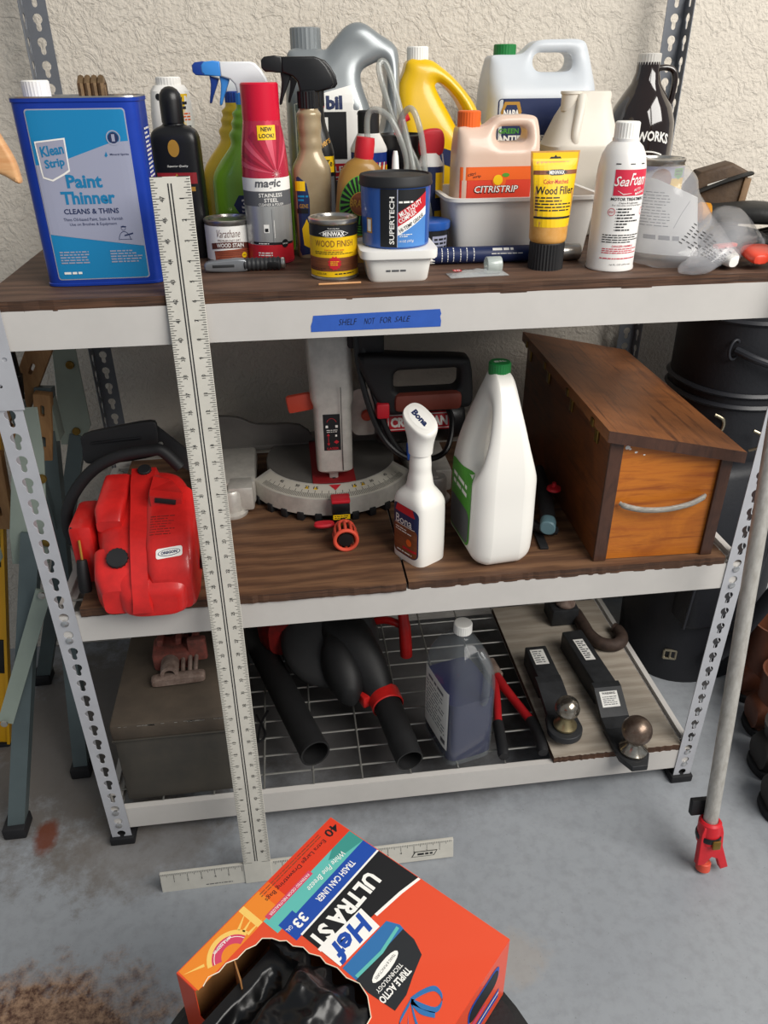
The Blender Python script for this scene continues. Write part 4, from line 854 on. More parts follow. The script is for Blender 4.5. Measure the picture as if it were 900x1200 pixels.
for i in range(6): b = BM(); box(b, (-.1+.007*i*.0+.0, .006+.014*i, .1165), (.018, .0045, .002), .0005); ob('vent_slot', b, M('black_matte'), st)
for x, y, z, r, tilt, nm in ((-.028, -.047, .083, .0175, -35, 'fuel_cap'), (.006, .105, .160, .012, -20, 'bolt_cover'), (.072, .045, .120, .011, -25, 'choke_knob')):
    b = BM(); ribbed(b, r, 0, .017, 16, .0012); bmesh.ops.rotate(b, cent=(0, 0, 0), matrix=Matrix.Rotation(R(-tilt), 3, 'X'), verts=b.verts); bmesh.ops.translate(b, vec=(x, y, z-.004), verts=b.verts); k_ = ob(nm, b, M('black_matte'), t)
b = BM(); tube(b, [(-.096, -.004, .098), (-.096, -.012, .062)], .002, 6); ob('rope', b, M('print_gold'), t)
b = BM(); tube(b, spline([(-.096, -.014, .066), (-.096, -.024, .04), (-.095, -.032, .014)], 4), [.008, .009, .0095, .010, .0105, .011, .011, .0105, .009], 12); ob('pull_handle', b, M('black_matte'), t)
b = BM(); tube(b, spline([(.104, .03, .1), (.107, .0, .075), (.1, -.035, .045)], 4), [.007]*8+[.005], 10); ob('trigger_lever', b, M('black_plastic'), t)
hp = [(.065, .11, .165), (.04, .112, .196), (.02, .113, .199), (-.035, .112, .192), (-.078, .112, .172), (-.112, .111, .14), (-.138, .110, .10), (-.146, .109, .062), (-.142, .108, .028)]
b = BM(); tube(b, spline(hp, 6), .0105, 14); h_ = ob('front_handle', b, M('black_matte'), t)
b = BM(); tube(b, spline([(-.142, .108, .03), (-.134, .1, .012), (-.11, .085, .009), (-.08, .075, .02)], 5), .0085, 12); ob('handle_tube', b, M('alu_dull', '6d6a68', .4, .6), h_)
b = BM(); plate(b, [smoothpoly([(-.098, .170), (-.1, .2), (-.094, .224), (-.04, .235), (.022, .243), (.032, .23), (.028, .19), (.02, .176), (-.04, .168)], 3)], .012, .003, (0, .142, 0)); g_ = ob('hand_guard', b, M('black_matte'), t)
b = BM(); box(b, (-.04, .1345, .212), (.085, .003, .004), .001, ('Y', -.06)); ob('guard_rib', b, M('black_plastic'), g_)
b = BM(); grid_strip(b, [[(.02+.068*k, .148-.02*k, .238-.062*k), (.02+.068*k, .158-.02*k, .236-.06*k), (.022+.062*k, .15-.02*k, .180-.035*k), (.022+.062*k, .14-.02*k, .182-.035*k)] for k in (0, .33, .66, 1)]); ob('guard_side', b, M('black_matte'), t)
for x, z in ((.036, .205), (.048, .18)):
    b = BM(); lathe(b, [(.0045, .125), (.0042, .122), (.0005, .121)], 12, (x, z), 'Y'); ob('screw', b, M('tin'), t)
b = BM(); plate(b, [rrect(0, .02, .26, .085, .03)], .004, .001, (.085, .125, 0), Matrix.Rotation(R(90), 3, 'Z')); ob('guide_bar', b, M('tin'), t)
P = Print(); ln = .021; P.poly(rrect(-ln, -.0085, ln, .0085, .004), W_, 0).poly(ell(0, 0, .018, .0058, 20), M('print_navy'), 1).poly(ell(0, 0, .0168, .0048, 20), W_, 2).text('OREGON', 0, 0, .026, .005, M('print_navy'), 3, .05)
P.lay('badge', t, shoot(body, (0, .64, -.77), (.99, .1, .05), (0, .77, .64), (.056, -.064, .1)), .006, .006)
P = Print(); P.lines(-.02, -.02, .02, .02, 8, M('saw_red_dirty'), 0, .4, 3); P.lay('caution_print', t, shoot(body, (0, .6, -.8), (1, 0, 0), (0, .8, .6), (.044, .0, .1)), .008, .008)

# ---------------------------------------------------------------- miter saw
M('cast_alu', 'cbc7bf', .4, .35, var=.10, vscale=40, bump=.15, bscale=300); M('cast_grey', '6d6a66', .55, .3, var=.12, vscale=12); M('scale_white', 'cfcabd', .5, .15); M('knob_orange', 'd4503a', .45); M('dark_red', '8c1f22', .5)
t = thing('miter_saw', 'silver and black miter saw with red grips and curved angle scale', 'saw', (.49, .40, ZM))
def arcband(b, r0, z0, r1, z1, a0, a1, n=40):
    grid_strip(b, [[(r0*cos(a), r0*sin(a), z0), (r1*cos(a), r1*sin(a), z1)] for a in [R(a0+(a1-a0)*k/n) for k in range(n+1)]], False, False, False)
b = BM(); lathe(b, [(.134, .03), (.134, .059), (.132, .061), (.0005, .061)], 64); tb = ob('turntable', b, M('cast_grey'), t)
b = BM(); a0, a1 = 202, 338; arcband(b, .136, .063, .172, .047, a0, a1); arcband(b, .172, .047, .175, .014, a0, a1); arcband(b, .136, .063, .136, .02, a0, a1); ring = ob('scale_ring', b, M('cast_alu'), t)
P = Print()
for d in range(-58, 59):
    a = R(270+d); L = .010 if d % 5 else .016; w = .0005
    P.poly([(.168*cos(a)+w*sin(a), .168*sin(a)-w*cos(a)), (.168*cos(a)-w*sin(a), .168*sin(a)+w*cos(a)), ((.168-L)*cos(a)-w*sin(a), (.168-L)*sin(a)+w*cos(a)), ((.168-L)*cos(a)+w*sin(a), (.168-L)*sin(a)-w*cos(a))], K_, 1)
n = 40; P.band([(.1385*cos(R(206+128*k/n)), .1385*sin(R(206+128*k/n))) for k in range(n+1)], [(.1705*cos(R(206+128*k/n)), .1705*sin(R(206+128*k/n))) for k in range(n+1)], M('scale_white'), 0)
for d, s_ in ((-45, '45'), (-30, '30'), (-22, '22'), (-15, '15'), (15, '15'), (22, '22'), (30, '30'), (45, '45')):
    a = R(270+d); P.text(s_, .146*cos(a), .146*sin(a), .009, .006, K_, 2, .02, rot=R(d))
    if abs(d) in (22, 15): P.poly([(.15*cos(a+da)+0, .15*sin(a+da)) for da in (-.03, .03)]+[(.1435*cos(a), .1435*sin(a))], M('print_yellow'), 1)
P.poly([(-.012, -.139), (.012, -.139), (0, -.152)], M('print_red'), 3)
P.lay('scale_print', ring, lambda u, v: ((u, v, .063-.016*(math.hypot(u, v)-.136)/.036), (0, 0, 1)))
for i, d in enumerate((-62, -48, -36, -24, -12, 12, 24, 36, 48)):
    a = R(270+d); b = BM(); box(b, (.168*cos(a), .168*sin(a), .009), (.014, .02, .018), .002, ('Z', R(d))); ob('base_rib', b, M('black_matte'), t)
for sx in (-1, 1):
    b = BM(); box(b, (sx*.2, -.0, .035), (.085, .2, .05), .006); box(b, (sx*.185, -.1, .035), (.05, .05, .052), .006); e_ = ob('base_wing', b, M('cast_alu'), t)
    b = BM(); lathe(b, [(.03, 0), (.031, .002), (.031, .007), (.024, .011), (.0225, .05), (.019, .055)], 28, (sx*.205, -.112)); ob('base_foot', b, M('cast_alu'), e_)
b = BM(); plate(b, [smoothpoly([(-.29, .055), (-.285, .12), (-.25, .135), (-.19, .130), (-.15, .112), (-.06, .105), (-.05, .058)], 3)], .012, .003, (0, .07, 0)); plate(b, [smoothpoly([(.05, .058), (.06, .105), (.15, .112), (.25, .13), (.29, .12), (.29, .055)], 3)], .012, .003, (0, .07, 0)); box(b, (0, .078, .058), (.5, .03, .012), .002); ob('fence', b, M('cast_grey'), t)
b = BM(); box(b, (0, -.03, .0625), (.085, .2, .003), .001); kp = ob('kerf_plate', b, M('dark_red'), t)
b = BM(); box(b, (0, -.05, .0645), (.006, .13, .0012)); ob('kerf_slot', b, M('black_matte'), kp)
# upper housing
b = BM(); loft(b, [(.084, .031, .03, 5, .003, -.098), (.088, .035, .034, 6, .003, -.097), (.2, .036, .04, 6, .003, -.085), (.215, .036, .042, 6, .003, -.082), (.23, .041, .044, 6, .003, -.08), (.33, .043, .05, 6, .003, -.06), (.40, .043, .06, 6, .003, -.03), (.415, .036, .055, 5, .003, -.02)], 48); ho = ob('blade_housing', b, M('cast_alu'), t)
b = BM(); box(b, (.018, -.1318, .175), (.0012, .002, .17), 0); ob('housing_seam', b, M('black_matte'), ho)
b = BM(); lathe(b, [(.002, .012), (.125, .012), (.13, .006), (.13, -.006), (.125, -.012), (.002, -.012)], 48, (.06, .28), 'X'); bmesh.ops.translate(b, vec=(-.01, 0, 0), verts=b.verts); ob('blade_guard', b, M('cast_alu'), t)
b = BM(); box(b, (.0, -.102, .072), (.018, .02, .03), .003); ob('blade_tip_guard', b, M('cast_alu'), t)
P = Print(); P.rect(-.017, .132, .015, .205, K_, 0).band(ell(-.001, .185, .010, .012, 12, 20, 160), ell(-.001, .185, .0092, .0112, 12, 20, 160), M('print_red'), 1).rect(-.0125, .178, -.008, .183, W_, 1).rect(.006, .178, .0105, .183, W_, 1).lines(-.011, .168, .012, .175, 2, W_, 1, .35, 3).rect(-.0085, .145, -.0075, .163, M('print_red'), 1).poly([(-.011, .162), (-.005, .162), (-.008, .167)], M('print_red'), 1).poly([(-.011, .147), (-.005, .147), (-.008, .142)], M('print_red'), 1).poly([(.002, .149), (.007, .153), (.012, .149), (.007, .145)], M('print_red'), 1).rect(.005, .16, .0085, .164, W_, 1).text('LASER', 0, .136, .022, .005, M('print_red'), 1, .01)
P.lay('warning_plate', t, shoot(ho), .008, .02)
b = BM(); box(b, (-.058, -.09, .218), (.05, .014, .036), .006, ('Y', R(-8))); box(b, (-.036, -.088, .218), (.02, .01, .02), .002); ob('lock_lever', b, M('knob_orange'), t)
b = BM(); lathe(b, [(.011, -.04), (.012, -.045), (.009, -.05), (.0005, -.051)], 18, (.075, .165), 'Y'); ob('release_button', b, M('knob_orange'), t)
b = BM(); loft_y(b, [(-.04, .03, .05, 4, .072, .17), (.05, .04, .07, 4, .08, .2), (.12, .03, .06, 4, .07, .2)], 30); ob('gear_case', b, M('cast_alu'), t)
# motor and handle
b = BM(); lathe(b, [(.038, .09), (.048, .098), (.05, .12), (.05, .235), (.046, .245), (.044, .26), (.038, .268)], 40, (-.045, .155), 'X'); mo = ob('motor', b, M('black_plastic'), t)
P = Print(); P.rect(.112, .01, .262, .046, M('print_red'), 0).rect(.115, .013, .259, .043, W_, 1).rect(.117, .015, .257, .041, M('print_red'), 2).text('CRAFTSMAN', .187, .028, .132, .019, W_, 3, .05)
P.lay('badge', mo, lambda u, v: ((u*.86+.012, -.045-.0505*cos((v-.016)/.05), .155+.0505*sin((v-.016)/.05)), (0, -cos((v-.016)/.05), sin((v-.016)/.05))), 0, .004)
b = BM(); plate(b, [smoothpoly([(.05, .315), (.066, .325), (.15, .318), (.24, .312), (.258, .30), (.265, .245), (.262, .218), (.24, .212), (.13, .205), (.1, .21), (.085, .23), (.06, .28)], 3), rrect(.115, .25, .238, .292, .012)], .045, .010, (0, -.13, 0)); ha = ob('handle', b, M('black_matte'), t)
b = BM(); box(b, (.179, -.137, .231), (.128, .047, .036), .010); ob('grip', b, M('grip_brown', '7a3a2e', .6, var=.1), ha)
b = BM(); box(b, (.094, -.142, .218), (.024, .034, .03), .004); ob('trigger', b, M('print_red'), ha)
b = BM(); box(b, (.075, -.11, .355), (.05, .05, .09), .006); box(b, (.06, -.07, .36), (.05, .09, .07), .006); ob('arm', b, M('black_matte'), t)
b = BM(); tube(b, spline([(.052, -.12, .40), (.05, -.13, .33), (.06, -.14, .26), (.085, -.15, .18), (.12, -.16, .135), (.165, -.16, .115), (.215, -.15, .125), (.235, -.11, .17), (.225, -.08, .2)], 8), .0058, 10); ca = ob('power_cord', b, M('black_plastic'), t)
b = BM(); tube(b, spline([(.058, -.118, .40), (.062, -.13, .33), (.078, -.14, .25), (.105, -.15, .17), (.135, -.155, .125), (.17, -.15, .108)], 8), .0058, 10); ob('power_cord', b, M('black_plastic'), t)
b = BM(); tube(b, spline([(.09, -.03, .40), (.13, -.03, .395), (.17, -.02, .375), (.2, 0, .34)], 6), .0055, 10); ob('power_cord', b, M('black_plastic'), t)
b = BM(); box(b, (.148, -.16, .135), (.02, .016, .032), .003); ob('cord_clip', b, M('tape_blue'), t)
# front lock
b = BM(); box(b, (.006, -.190, .042), (.034, .035, .03), .004); box(b, (.008, -.205, .028), (.03, .02, .02), .003); lo = ob('detent_box', b, M('black_plastic'), t)
b = BM(); box(b, (.006, -.193, .060), (.036, .03, .008), .003); ob('detent_cap', b, M('print_red'), lo)
P = Print(); P.rect(-.01, -.0, .022, .010, M('print_yellow'), 0).lines(-.008, .001, .02, .009, 2, K_, 1, .4, 2); P.lay('sticker', lo, flat_front(-.2155, 0, .028))
b = BM(); loft(b, [(.0, .018, .008, 2.5, -.028, -.22), (.004, .02, .010, 2.5, -.028, -.22), (.008, .018, .008, 2.5, -.028, -.22)], 20); bmesh.ops.translate(b, vec=(0, 0, .018), verts=b.verts); ob('detent_lever', b, M('print_red'), t)
kn = BM(); lathe(kn, [(.007, -.205), (.008, -.24), (.0135, -.255), (.0135, -.285), (.0005, -.286)], 18, (.008, .024), 'Y'); ko = ob('lock_knob', kn, M('black_plastic'), t)
b = BM()
for k in range(12):
    a = 2*pi*k/12; tube(b, [(.008+.017*cos(a), -.245, .024+.017*sin(a)), (.008+.021*cos(a), -.262, .024+.021*sin(a)), (.008+.0205*cos(a), -.284, .024+.0205*sin(a))], .003, 6)
for r, y in ((.017, -.245), (.0205, -.285)): tube(b, [(.008+r*cos(2*pi*k/28), y, .024+r*sin(2*pi*k/28)) for k in range(28)], .0036, 8, closed=True)
c_ = ob('knob_cage', b, M('knob_orange'), ko); c_['kind'] = 'stuff'

# ---------------------------------------------------------------- floor cleaner spray
t = thing('floor_cleaner', 'white floor cleaner spray bottle with dark label on the middle tier', 'spray bottle', (.628, .088, ZM), R(-58))
M('hdpe_white', 'eeebe4', .38, coat=.15)
b = BM(); loft(b, [(0, .036, .03, 4.5), (.003, .040, .034, 4.5), (.1, .040, .034, 4.5), (.122, .038, .0325, 4.2), (.134, .030, .027, 3.5), (.143, .0235, .0225, 2.6), (.16, .021, .0205, 2.2), (.172, .0195, .019, 2), (.184, .0195, .019, 2), (.196, .018, .018, 2), (.215, .0165, .0165, 2)], 48, 3); body = ob('body', b, M('hdpe_white'), t)
b = BM(); loft(b, [(.205, .0205, .0205, 2), (.222, .022, .022, 2), (.236, .026, .021, 2.3, .0, 0), (.252, .032, .021, 2.6, -.002, 0), (.262, .033, .0215, 2.6, -.003, 0), (.265, .031, .02, 2.6, -.003, 0)], 40, 2)
for v in b.verts:
    if v.co.z > .235: v.co.z += (v.co.z-.235)/.03*(-.42*v.co.x+.34*v.co.y)
hd = ob('spray_head', b, M('hdpe_white'), t)
P = Print(); P.poly(ell(0, 0, .026, .014, 24), W_, 0).text('Bona', .0, 0, .034, .011, M('print_navy'), 1, .05); P.lay('logo', hd, shoot(hd, (0, 0, -1), (1, 0, 0), (0, 1, 0), (-.003, 0, .26)), .006, .006)
P = Print(); lp = rrect(-.033, .012, .033, .112, .012); P.poly(lp, M('print_navy'), 0).poly(rrect(-.031, .014, .031, .074, .01), M('minwax_brown'), 1).poly([(-.02, .112), (.02, .112), (.026, .097), (-.026, .097)], M('print_red'), 1).text('Bona', -.002, .083, .042, .0165, W_, 2, .0).rect(-.026, .0725, .026, .0735, W_, 2).lines(-.024, .058, .02, .068, 2, W_, 2, .35, 6).ring(.012, .043, 0, .007, M('print_orange'), 2, 16).rect(-.004, .026, .03, .031, M('print_red'), 2).lines(-.02, .016, .02, .022, 1, W_, 2, .4, 3)
P.lay('front_label', t, shoot(body), .006, .008)

# ---------------------------------------------------------------- white refill jug, handle to the front
t = thing('refill_jug', 'tall white plastic jug with green cap and moulded handle', 'jug', (.762, .1, ZM), R(-84))
ol = smoothpoly([(-.076, .003), (-.03, 0), (.03, 0), (.07, .003), (.08, .05), (.078, .12), (.076, .17), (.07, .215), (.058, .262), (.04, .3), (.02, .326), (.004, .334), (-.02, .334), (-.03, .322), (-.052, .285), (-.07, .23), (-.08, .15), (-.08, .06)], 4)
hole = smoothpoly([(.014, .285), (.027, .275), (.043, .238), (.048, .205), (.042, .182), (.022, .178), (.008, .2), (.006, .255)], 4)
body = jug('body', t, ol, [hole], .118, .034, M('hdpe_white'), narrow(.15, .33, .42))
cap(t, .0185, .330, .351, M('cap_green'), (-.008, 0))
P = Print(); P.lines(-.010, -.004, .010, .004, 2, W_, 0, .6, 3); P.lay('cap_print', t, lambda u, v: ((-.008+v, u, .3512), (0, 0, 1)))
P = Print(); P.poly(rrect(-.06, .03, .05, .17, .02), M('print_green'), 0).poly(rrect(-.055, .035, .045, .1, .015), M('print_grey'), 1).lines(-.04, .12, .03, .15, 2, W_, 1, .5, 4); P.lay('side_label', t, shoot(body), .01, .01, base=.0007)

# ---------------------------------------------------------------- black hand clamps
t = thing('bar_clamp', 'black hand clamp with teal end cap and red pads beside the wooden chest', 'clamp', (.882, .16, ZM), R(-25))
b = BM(); loft_y(b, [(-.05, .0135, .013, 2.4, .015, .034), (-.03, .0145, .015, 2.4, .012, .034), (.03, .015, .016, 2.4, .0, .036), (.1, .012, .014, 2.4, -.015, .036), (.16, .011, .013, 2.4, -.03, .034)], 24, 3); ob('handle', b, M('black_matte'), t)
b = BM(); loft_y(b, [(-.07, .012, .012, 2.2, .017, .033), (-.068, .0142, .0138, 2.4, .017, .033), (-.05, .0148, .0142, 2.4, .0155, .034), (-.044, .0140, .0135, 2.4, .0145, .034)], 24); ob('end_cap', b, M('clamp_teal', '5f7d86', .45), t)
b = BM(); tube(b, spline([(-.045, -.015, .013), (-.02, -.035, .017), (.012, -.045, .015), (.03, -.035, .012)], 5), .0095, 10); ob('lever', b, M('black_matte'), t)
b = BM(); lathe(b, [(.014, .055), (.013, .060), (.004, .062), (.004, .07), (.0005, .0705)], 18, (.012, .045)); ob('pad', b, M('print_red'), t)
b = BM(); box(b, (-.055, -.0, .028), (.03, .014, .012), .003); ob('release', b, M('print_red'), t)
b = BM(); box(b, (.0, -.045, .003), (.016, .1, .005), .001, ('Z', .35)); ob('bar', b, M('black_matte'), t)

# ---------------------------------------------------------------- wooden chest
def mat_wood(name, a, b_, c, sc=(2, 26, 26)):
    k = NB(name); v = k.map(sc); g = k.noise(3, 6, .65, v, .6); col = k.ramp(g, [(.3, a), (.5, b_), (.7, c)])
    col = k.mix(k.ramp(k.noise(1.2, 4, .6, k.map((5, 7, 7)), 2.0), [(.45, 0.0), (.7, .55)]), col, c)
    return k.set(col, .42, k.noise(3, 5, .6, k.map(tuple(x*5 for x in sc))), .15, .001)
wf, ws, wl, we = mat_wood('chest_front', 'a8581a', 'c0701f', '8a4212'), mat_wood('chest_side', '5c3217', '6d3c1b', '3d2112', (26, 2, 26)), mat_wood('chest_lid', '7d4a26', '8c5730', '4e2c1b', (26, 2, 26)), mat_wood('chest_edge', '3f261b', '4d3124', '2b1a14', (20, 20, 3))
CX0, CX1, CY0, CY1, HL, HR = .934, 1.154, .022, .545, .236, .192
t = thing('wooden_chest', 'orange-brown wooden chest with sloping lid and pale handle', 'chest', (CX0, CY0, ZM), R(-1.5))
W0, D0 = CX1-CX0, CY1-CY0
b = BM(); grid_strip(b, [[(.014, y, .001), (W0-.014, y, .001), (W0-.014, y, HR-.002), (.014, y, HL-.004)] for y in (.003, .02)]); fp = ob('front_panel', b, wf, t, smooth=0)
b = BM(); grid_strip(b, [[(.014, y, .001), (W0-.014, y, .001), (W0-.014, y, HR-.002), (.014, y, HL-.004)] for y in (D0-.018, D0)]); ob('back_panel', b, ws, t, smooth=0)
for x, h in ((0, HL), (W0-.015, HR)):
    b = BM(); box(b, (x+.0075, D0/2, h/2+.0005), (.015, D0, h-.001), .001); ob('side_panel', b, ws, t, smooth=0)
for x, h in ((.0105, HL-.003), (W0-.0115, HR)):
    b = BM(); box(b, (x, -.0002, h/2+.0005), (.023 if x < .1 else .021, .006, h-.001), .001); ob('corner_strip', b, we, t, smooth=0)
b = BM(); sl = math.atan2(HL-HR, W0)
LT = [(-.012, HL+.0045), (W0+.012, HR-.0025), (W0+.012, HR+.0175), (-.012, HL+.0245)]
grid_strip(b, [[(x, y, z) for x, z in LT] for y in (-.014, D0+.008)]); ld = ob('lid', b, wl, t, smooth=0)
b = BM(); grid_strip(b, [[(x*(1.0) + (0), y, z) for x, z in LT] for y in (-.0155, -.0138)]); ob('lid_edge', b, we, ld, smooth=0)
b = BM(); tube(b, spline([(.03, -.003, .119), (.04, -.010, .115), (.07, -.016, .110), (.11, -.018, .110), (.15, -.014, .115), (.174, -.008, .122), (.182, -.003, .125)], 6), [.003]*4+[.0042]*29+[.003]*4, 10, flat=1.3); M('antler', 'a8a49c', .45, c2='7c766d', vscale=20, stretch=(4, 30, 30)); ob('handle', b, M('antler'), t)
M('brass', '8a6f35', .35, .8, var=.2)
for y in (.06, .2, .35, .49):
    b = BM(); box(b, (-.002, y, HL-.014), (.003, .016, .03), .0008); tube(b, [(-.004, y-.008, HL-.002), (-.004, y+.008, HL-.002)], .003, 8); box(b, (-.013, y, HL+.009), (.0022, .014, .014), .0006); ob('latch', b, M('brass'), t)
P = Print()
for x, z, r in ((.031, .221, .0042), (.047, .2115, .0024), (.062, .206, .0018), (.036, .218, .002)): P.poly([(x+r*(1+.3*rnd.random())*cos(2*pi*k/9), z+r*.7*(1+.4*rnd.random())*sin(2*pi*k/9)) for k in range(9)], W_, 0)
P.lay('paint_drips', fp, flat_front(.003))
# ================================================================ bottom tier
M('tool_steel', '4b4843', .5, .35, c2='57524a', vscale=12); M('tool_top', '4a4138', .7, .1, c2='5b5044', vscale=9)
t = thing('metal_toolbox', 'dark grey metal toolbox under the rusty vise', 'toolbox', (.041, .022, ZB))
b = BM(); box(b, (.115, .19, .081), (.23, .38, .162), .004); ob('body', b, M('tool_steel'), t)
b = BM(); box(b, (.115, .19, .1835), (.236, .386, .039), .006); l_ = ob('lid', b, M('tool_top'), t)
b = BM(); box(b, (.115, -.0035, .1655), (.236, .004, .003), .0008); ob('lid_lip', b, M('tool_steel'), l_)
P = Print(); r_ = random.Random(3)
for k in range(26): x = r_.uniform(.005, .225); P.rect(x, .1985+r_.uniform(0, .002), x+r_.uniform(.002, .012), .2008+r_.uniform(0, .001), M('bare_metal', '9b968e', .5, .5), 0)
P.lay('edge_wear', l_, flat_front(-.0031, 0, -.001))
# rusty vise
M('rust_red', '9a5247', .75, .1, c2='6b433a', vscale=50, bump=.4, bscale=200); M('rust_grey', '98857a', .7, .2, c2='6f5a50', vscale=60, bump=.4, bscale=200)
t = thing('bench_vise', 'small rusty red vise lying on the grey toolbox', 'vise', (.158, .112, ZB+.203), R(3)); t.scale = (1.08, 1.08, 1.08)
b = BM(); loft_y(b, [(0, .046, .0065, 6, .0, .012), (.004, .048, .0085, 6, 0, .012), (.016, .048, .0085, 6, 0, .012), (.02, .046, .007, 6, 0, .012)], 28); ob('front_jaw', b, M('rust_grey'), t)
b = BM(); lathe(b, [(.0095, .01), (.016, .01), (.0165, .02), (.0165, .09), (.0095, .09), (.0095, .01)], 24, (-.015, .022), 'Y', caps=(False, False)); ob('screw_hub', b, M('rust_grey'), t)
b = BM(); box(b, (-.012, .075, .021), (.07, .06, .04), .008); ob('body', b, M('rust_red'), t)
for x in (-.034, .0, .03):
    b = BM(); box(b, (x, .12, .03), (.012, .1, .05), .004, ('Y', .1)); ob('side_rib', b, M('rust_red'), t)
b = BM(); box(b, (.036, .055, .04), (.034, .014, .05), .004); ob('clamp_plate', b, M('rust_red'), t)
for x in (.008, .02, .03): b = BM(); tube(b, [(x, .012, .012), (x*1.1, .05, .028)], .004, 8); ob('web', b, M('rust_grey'), t)
b = BM(); box(b, (0, .17, .03), (.08, .03, .055), .006); ob('rear_jaw', b, M('rust_red'), t)

# loose blower tube
def pipe(bm, a, b_, r0, r1, th=.0025, seg=36):
    a, b_ = Vector(a), Vector(b_); d = (b_-a); n = d.normalized(); up = Vector((0, 0, 1)) if abs(n.z) < .9 else Vector((1, 0, 0)); s = n.cross(up).normalized(); w = s.cross(n)
    ring = lambda t, r: [a+d*t+(s*cos(2*pi*k/seg)+w*sin(2*pi*k/seg))*r for k in range(seg)]
    grid_strip(bm, [ring(0, r0), ring(1, r1), ring(1, r1-th), ring(0, r0-th), ring(0, r0)], True, False, False)
M('blower_black', '1b1b1c', .55, var=.15, vscale=25); M('blower_grey', '3a3a3b', .5, var=.08)
t = thing('blower_tube', 'loose black leaf blower tube lying on the wire deck', 'tube', (.345, .27, ZB+.0006))
b = BM(); pipe(b, (-.065, .21, .031), (.070, -.205, .031), .031, .031); o_ = ob('tube', b, M('blower_black'), t, smooth=50)
b = BM(); pipe(b, (.0675, -.198, .031), (.0702, -.2058, .031), .0322, .0322, .004); ob('rim', b, M('blower_black'), t, smooth=50)
b = BM(); tube(b, spline([(-.03, -.04, .003), (-.045, -.08, .003), (-.05, -.13, .003), (-.035, -.11, .003), (-.055, -.05, .003)], 5), .0028, 8); ob('cord', b, M('black_plastic'), t)
# blower
t = thing('leaf_blower', 'black and red leaf blower with nozzle pointing over the shelf edge', 'leaf blower', (.50, .28, ZB+.0006))
def xf(b, ax, o):
    """stand a z-axis lathe along ax at o"""
    q = Vector((0, 0, 1)).rotation_difference(Vector(ax).normalized()).to_matrix(); bmesh.ops.rotate(b, cent=(0, 0, 0), matrix=q, verts=b.verts); bmesh.ops.translate(b, vec=o, verts=b.verts); return b
b = BM(); lathe(b, [(.095, -.06), (.108, -.05), (.112, -.02), (.112, .02), (.106, .034), (.09, .042), (.06, .05), (.0005, .052)], 56); xf(b, (-.32, -.62, .72), (-.035, .06, .105)); ob('fan_housing', b, M('blower_grey'), t, smooth=50)
b = BM(); loft_y(b, [(.09, .03, .035, 2.3, -.0, .15), (.05, .055, .05, 2.3, .0, .135), (.0, .058, .058, 2.2, .015, .115), (-.04, .050, .052, 2.2, .038, .09), (-.08, .036, .036, 2, .062, .062), (-.1, .031, .031, 2, .072, .05)], 36, 3); ob('volute', b, M('blower_black'), t, smooth=60)
b = BM(); loft_y(b, [(.02, .02, .04, 2.2, -.03, .12), (-.02, .04, .055, 2.2, -.02, .1), (-.07, .036, .045, 2.2, -.005, .075), (-.1, .015, .02, 2.2, .0, .06)], 28, 3); ob('scroll', b, M('blower_black'), t, smooth=60)
b = BM(); lathe(b, [(.0335, -.018), (.036, -.016), (.036, .016), (.0335, .018)], 36, caps=(False, False)); xf(b, (.19, -.97, -.12), (.077, -.1, .048)); co = ob('collar', b, M('saw_red'), t, smooth=50)
b = BM(); box(b, (.036, -.088, .048), (.03, .026, .03), .005, ('Z', .4)); ob('collar_tab', b, M('saw_red'), co)
b = BM(); pipe(b, (.076, -.095, .048), (.104, -.242, .030), .031, .0285); pipe(b, (.0965, -.205, .0347), (.1062, -.258, .0286), .0305, .0285, .003); ob('nozzle_tube', b, M('blower_black'), t, smooth=50)
b = BM(); tube(b, spline([(.138, .06, .165), (.141, .045, .12), (.142, .03, .075), (.142, .028, .06)], 4), [.0125]*3+[.0145]*9+[.012], 16); ob('side_handle', b, M('saw_red'), t)
b = BM(); tube(b, spline([(.06, .1, .11), (.1, .08, .13), (.138, .06, .125)], 4), .0095, 12); ob('handle_arm', b, M('saw_red'), t)
b = BM(); loft_y(b, [(.08, .055, .05, 4, -.12, .1), (.12, .07, .06, 4, -.13, .1), (.2, .07, .055, 4, -.135, .095), (.24, .05, .04, 3, -.135, .09)], 32, 2); ob('engine_cover', b, M('saw_red_dirty'), t)
b = BM(); loft_y(b, [(.1, .09, .04, 4, -.06, .05), (.2, .09, .045, 4, -.06, .055), (.22, .07, .03, 4, -.06, .05)], 32); ob('engine_base', b, M('black_matte'), t)

# clear jug with violet liquid
t = thing('solvent_jug', 'clear square jug of violet liquid with white cap', 'jug', (.722, .102, ZB), R(14))
M('jug_clear', '7d8387', .06, alpha=.27, spec=1.0); M('violet', '24254f', .12, spec=.5)
SJ = [(0, .05, .064, 6), (.004, .054, .068, 6), (.15, .054, .068, 6), (.2, .054, .068, 5.5), (.235, .05, .064, 4.5), (.265, .040, .05, 3.5), (.288, .026, .032, 2.6), (.3, .018, .018, 2), (.318, .0165, .0165, 2)]
SJ = [(z*.95,)+q for z, *q in [(a[0],)+tuple(a[1:]) for a in SJ] for q in [tuple(q)]]; b = BM(); loft(b, SJ, 56, 4, caps=(True, False)); body = ob('body', b, M('jug_clear'), t, smooth=50)
b = BM(); loft(b, [(.002, .049, .062, 6), (.005, .0525, .0665, 6), (.15, .0525, .0665, 6), (.158, .0525, .0665, 6)], 56); ob('liquid', b, M('violet'), t, smooth=50)
b = BM(); tube(b, spline([(.012, -.052, .27), (.02, -.071, .245), (.02, -.0735, .2), (.02, -.071, .165), (.02, -.066, .15)], 5), .0085, 12); ob('grip', b, M('jug_clear'), t)
cap(t, .0185, .289, .310, W_)
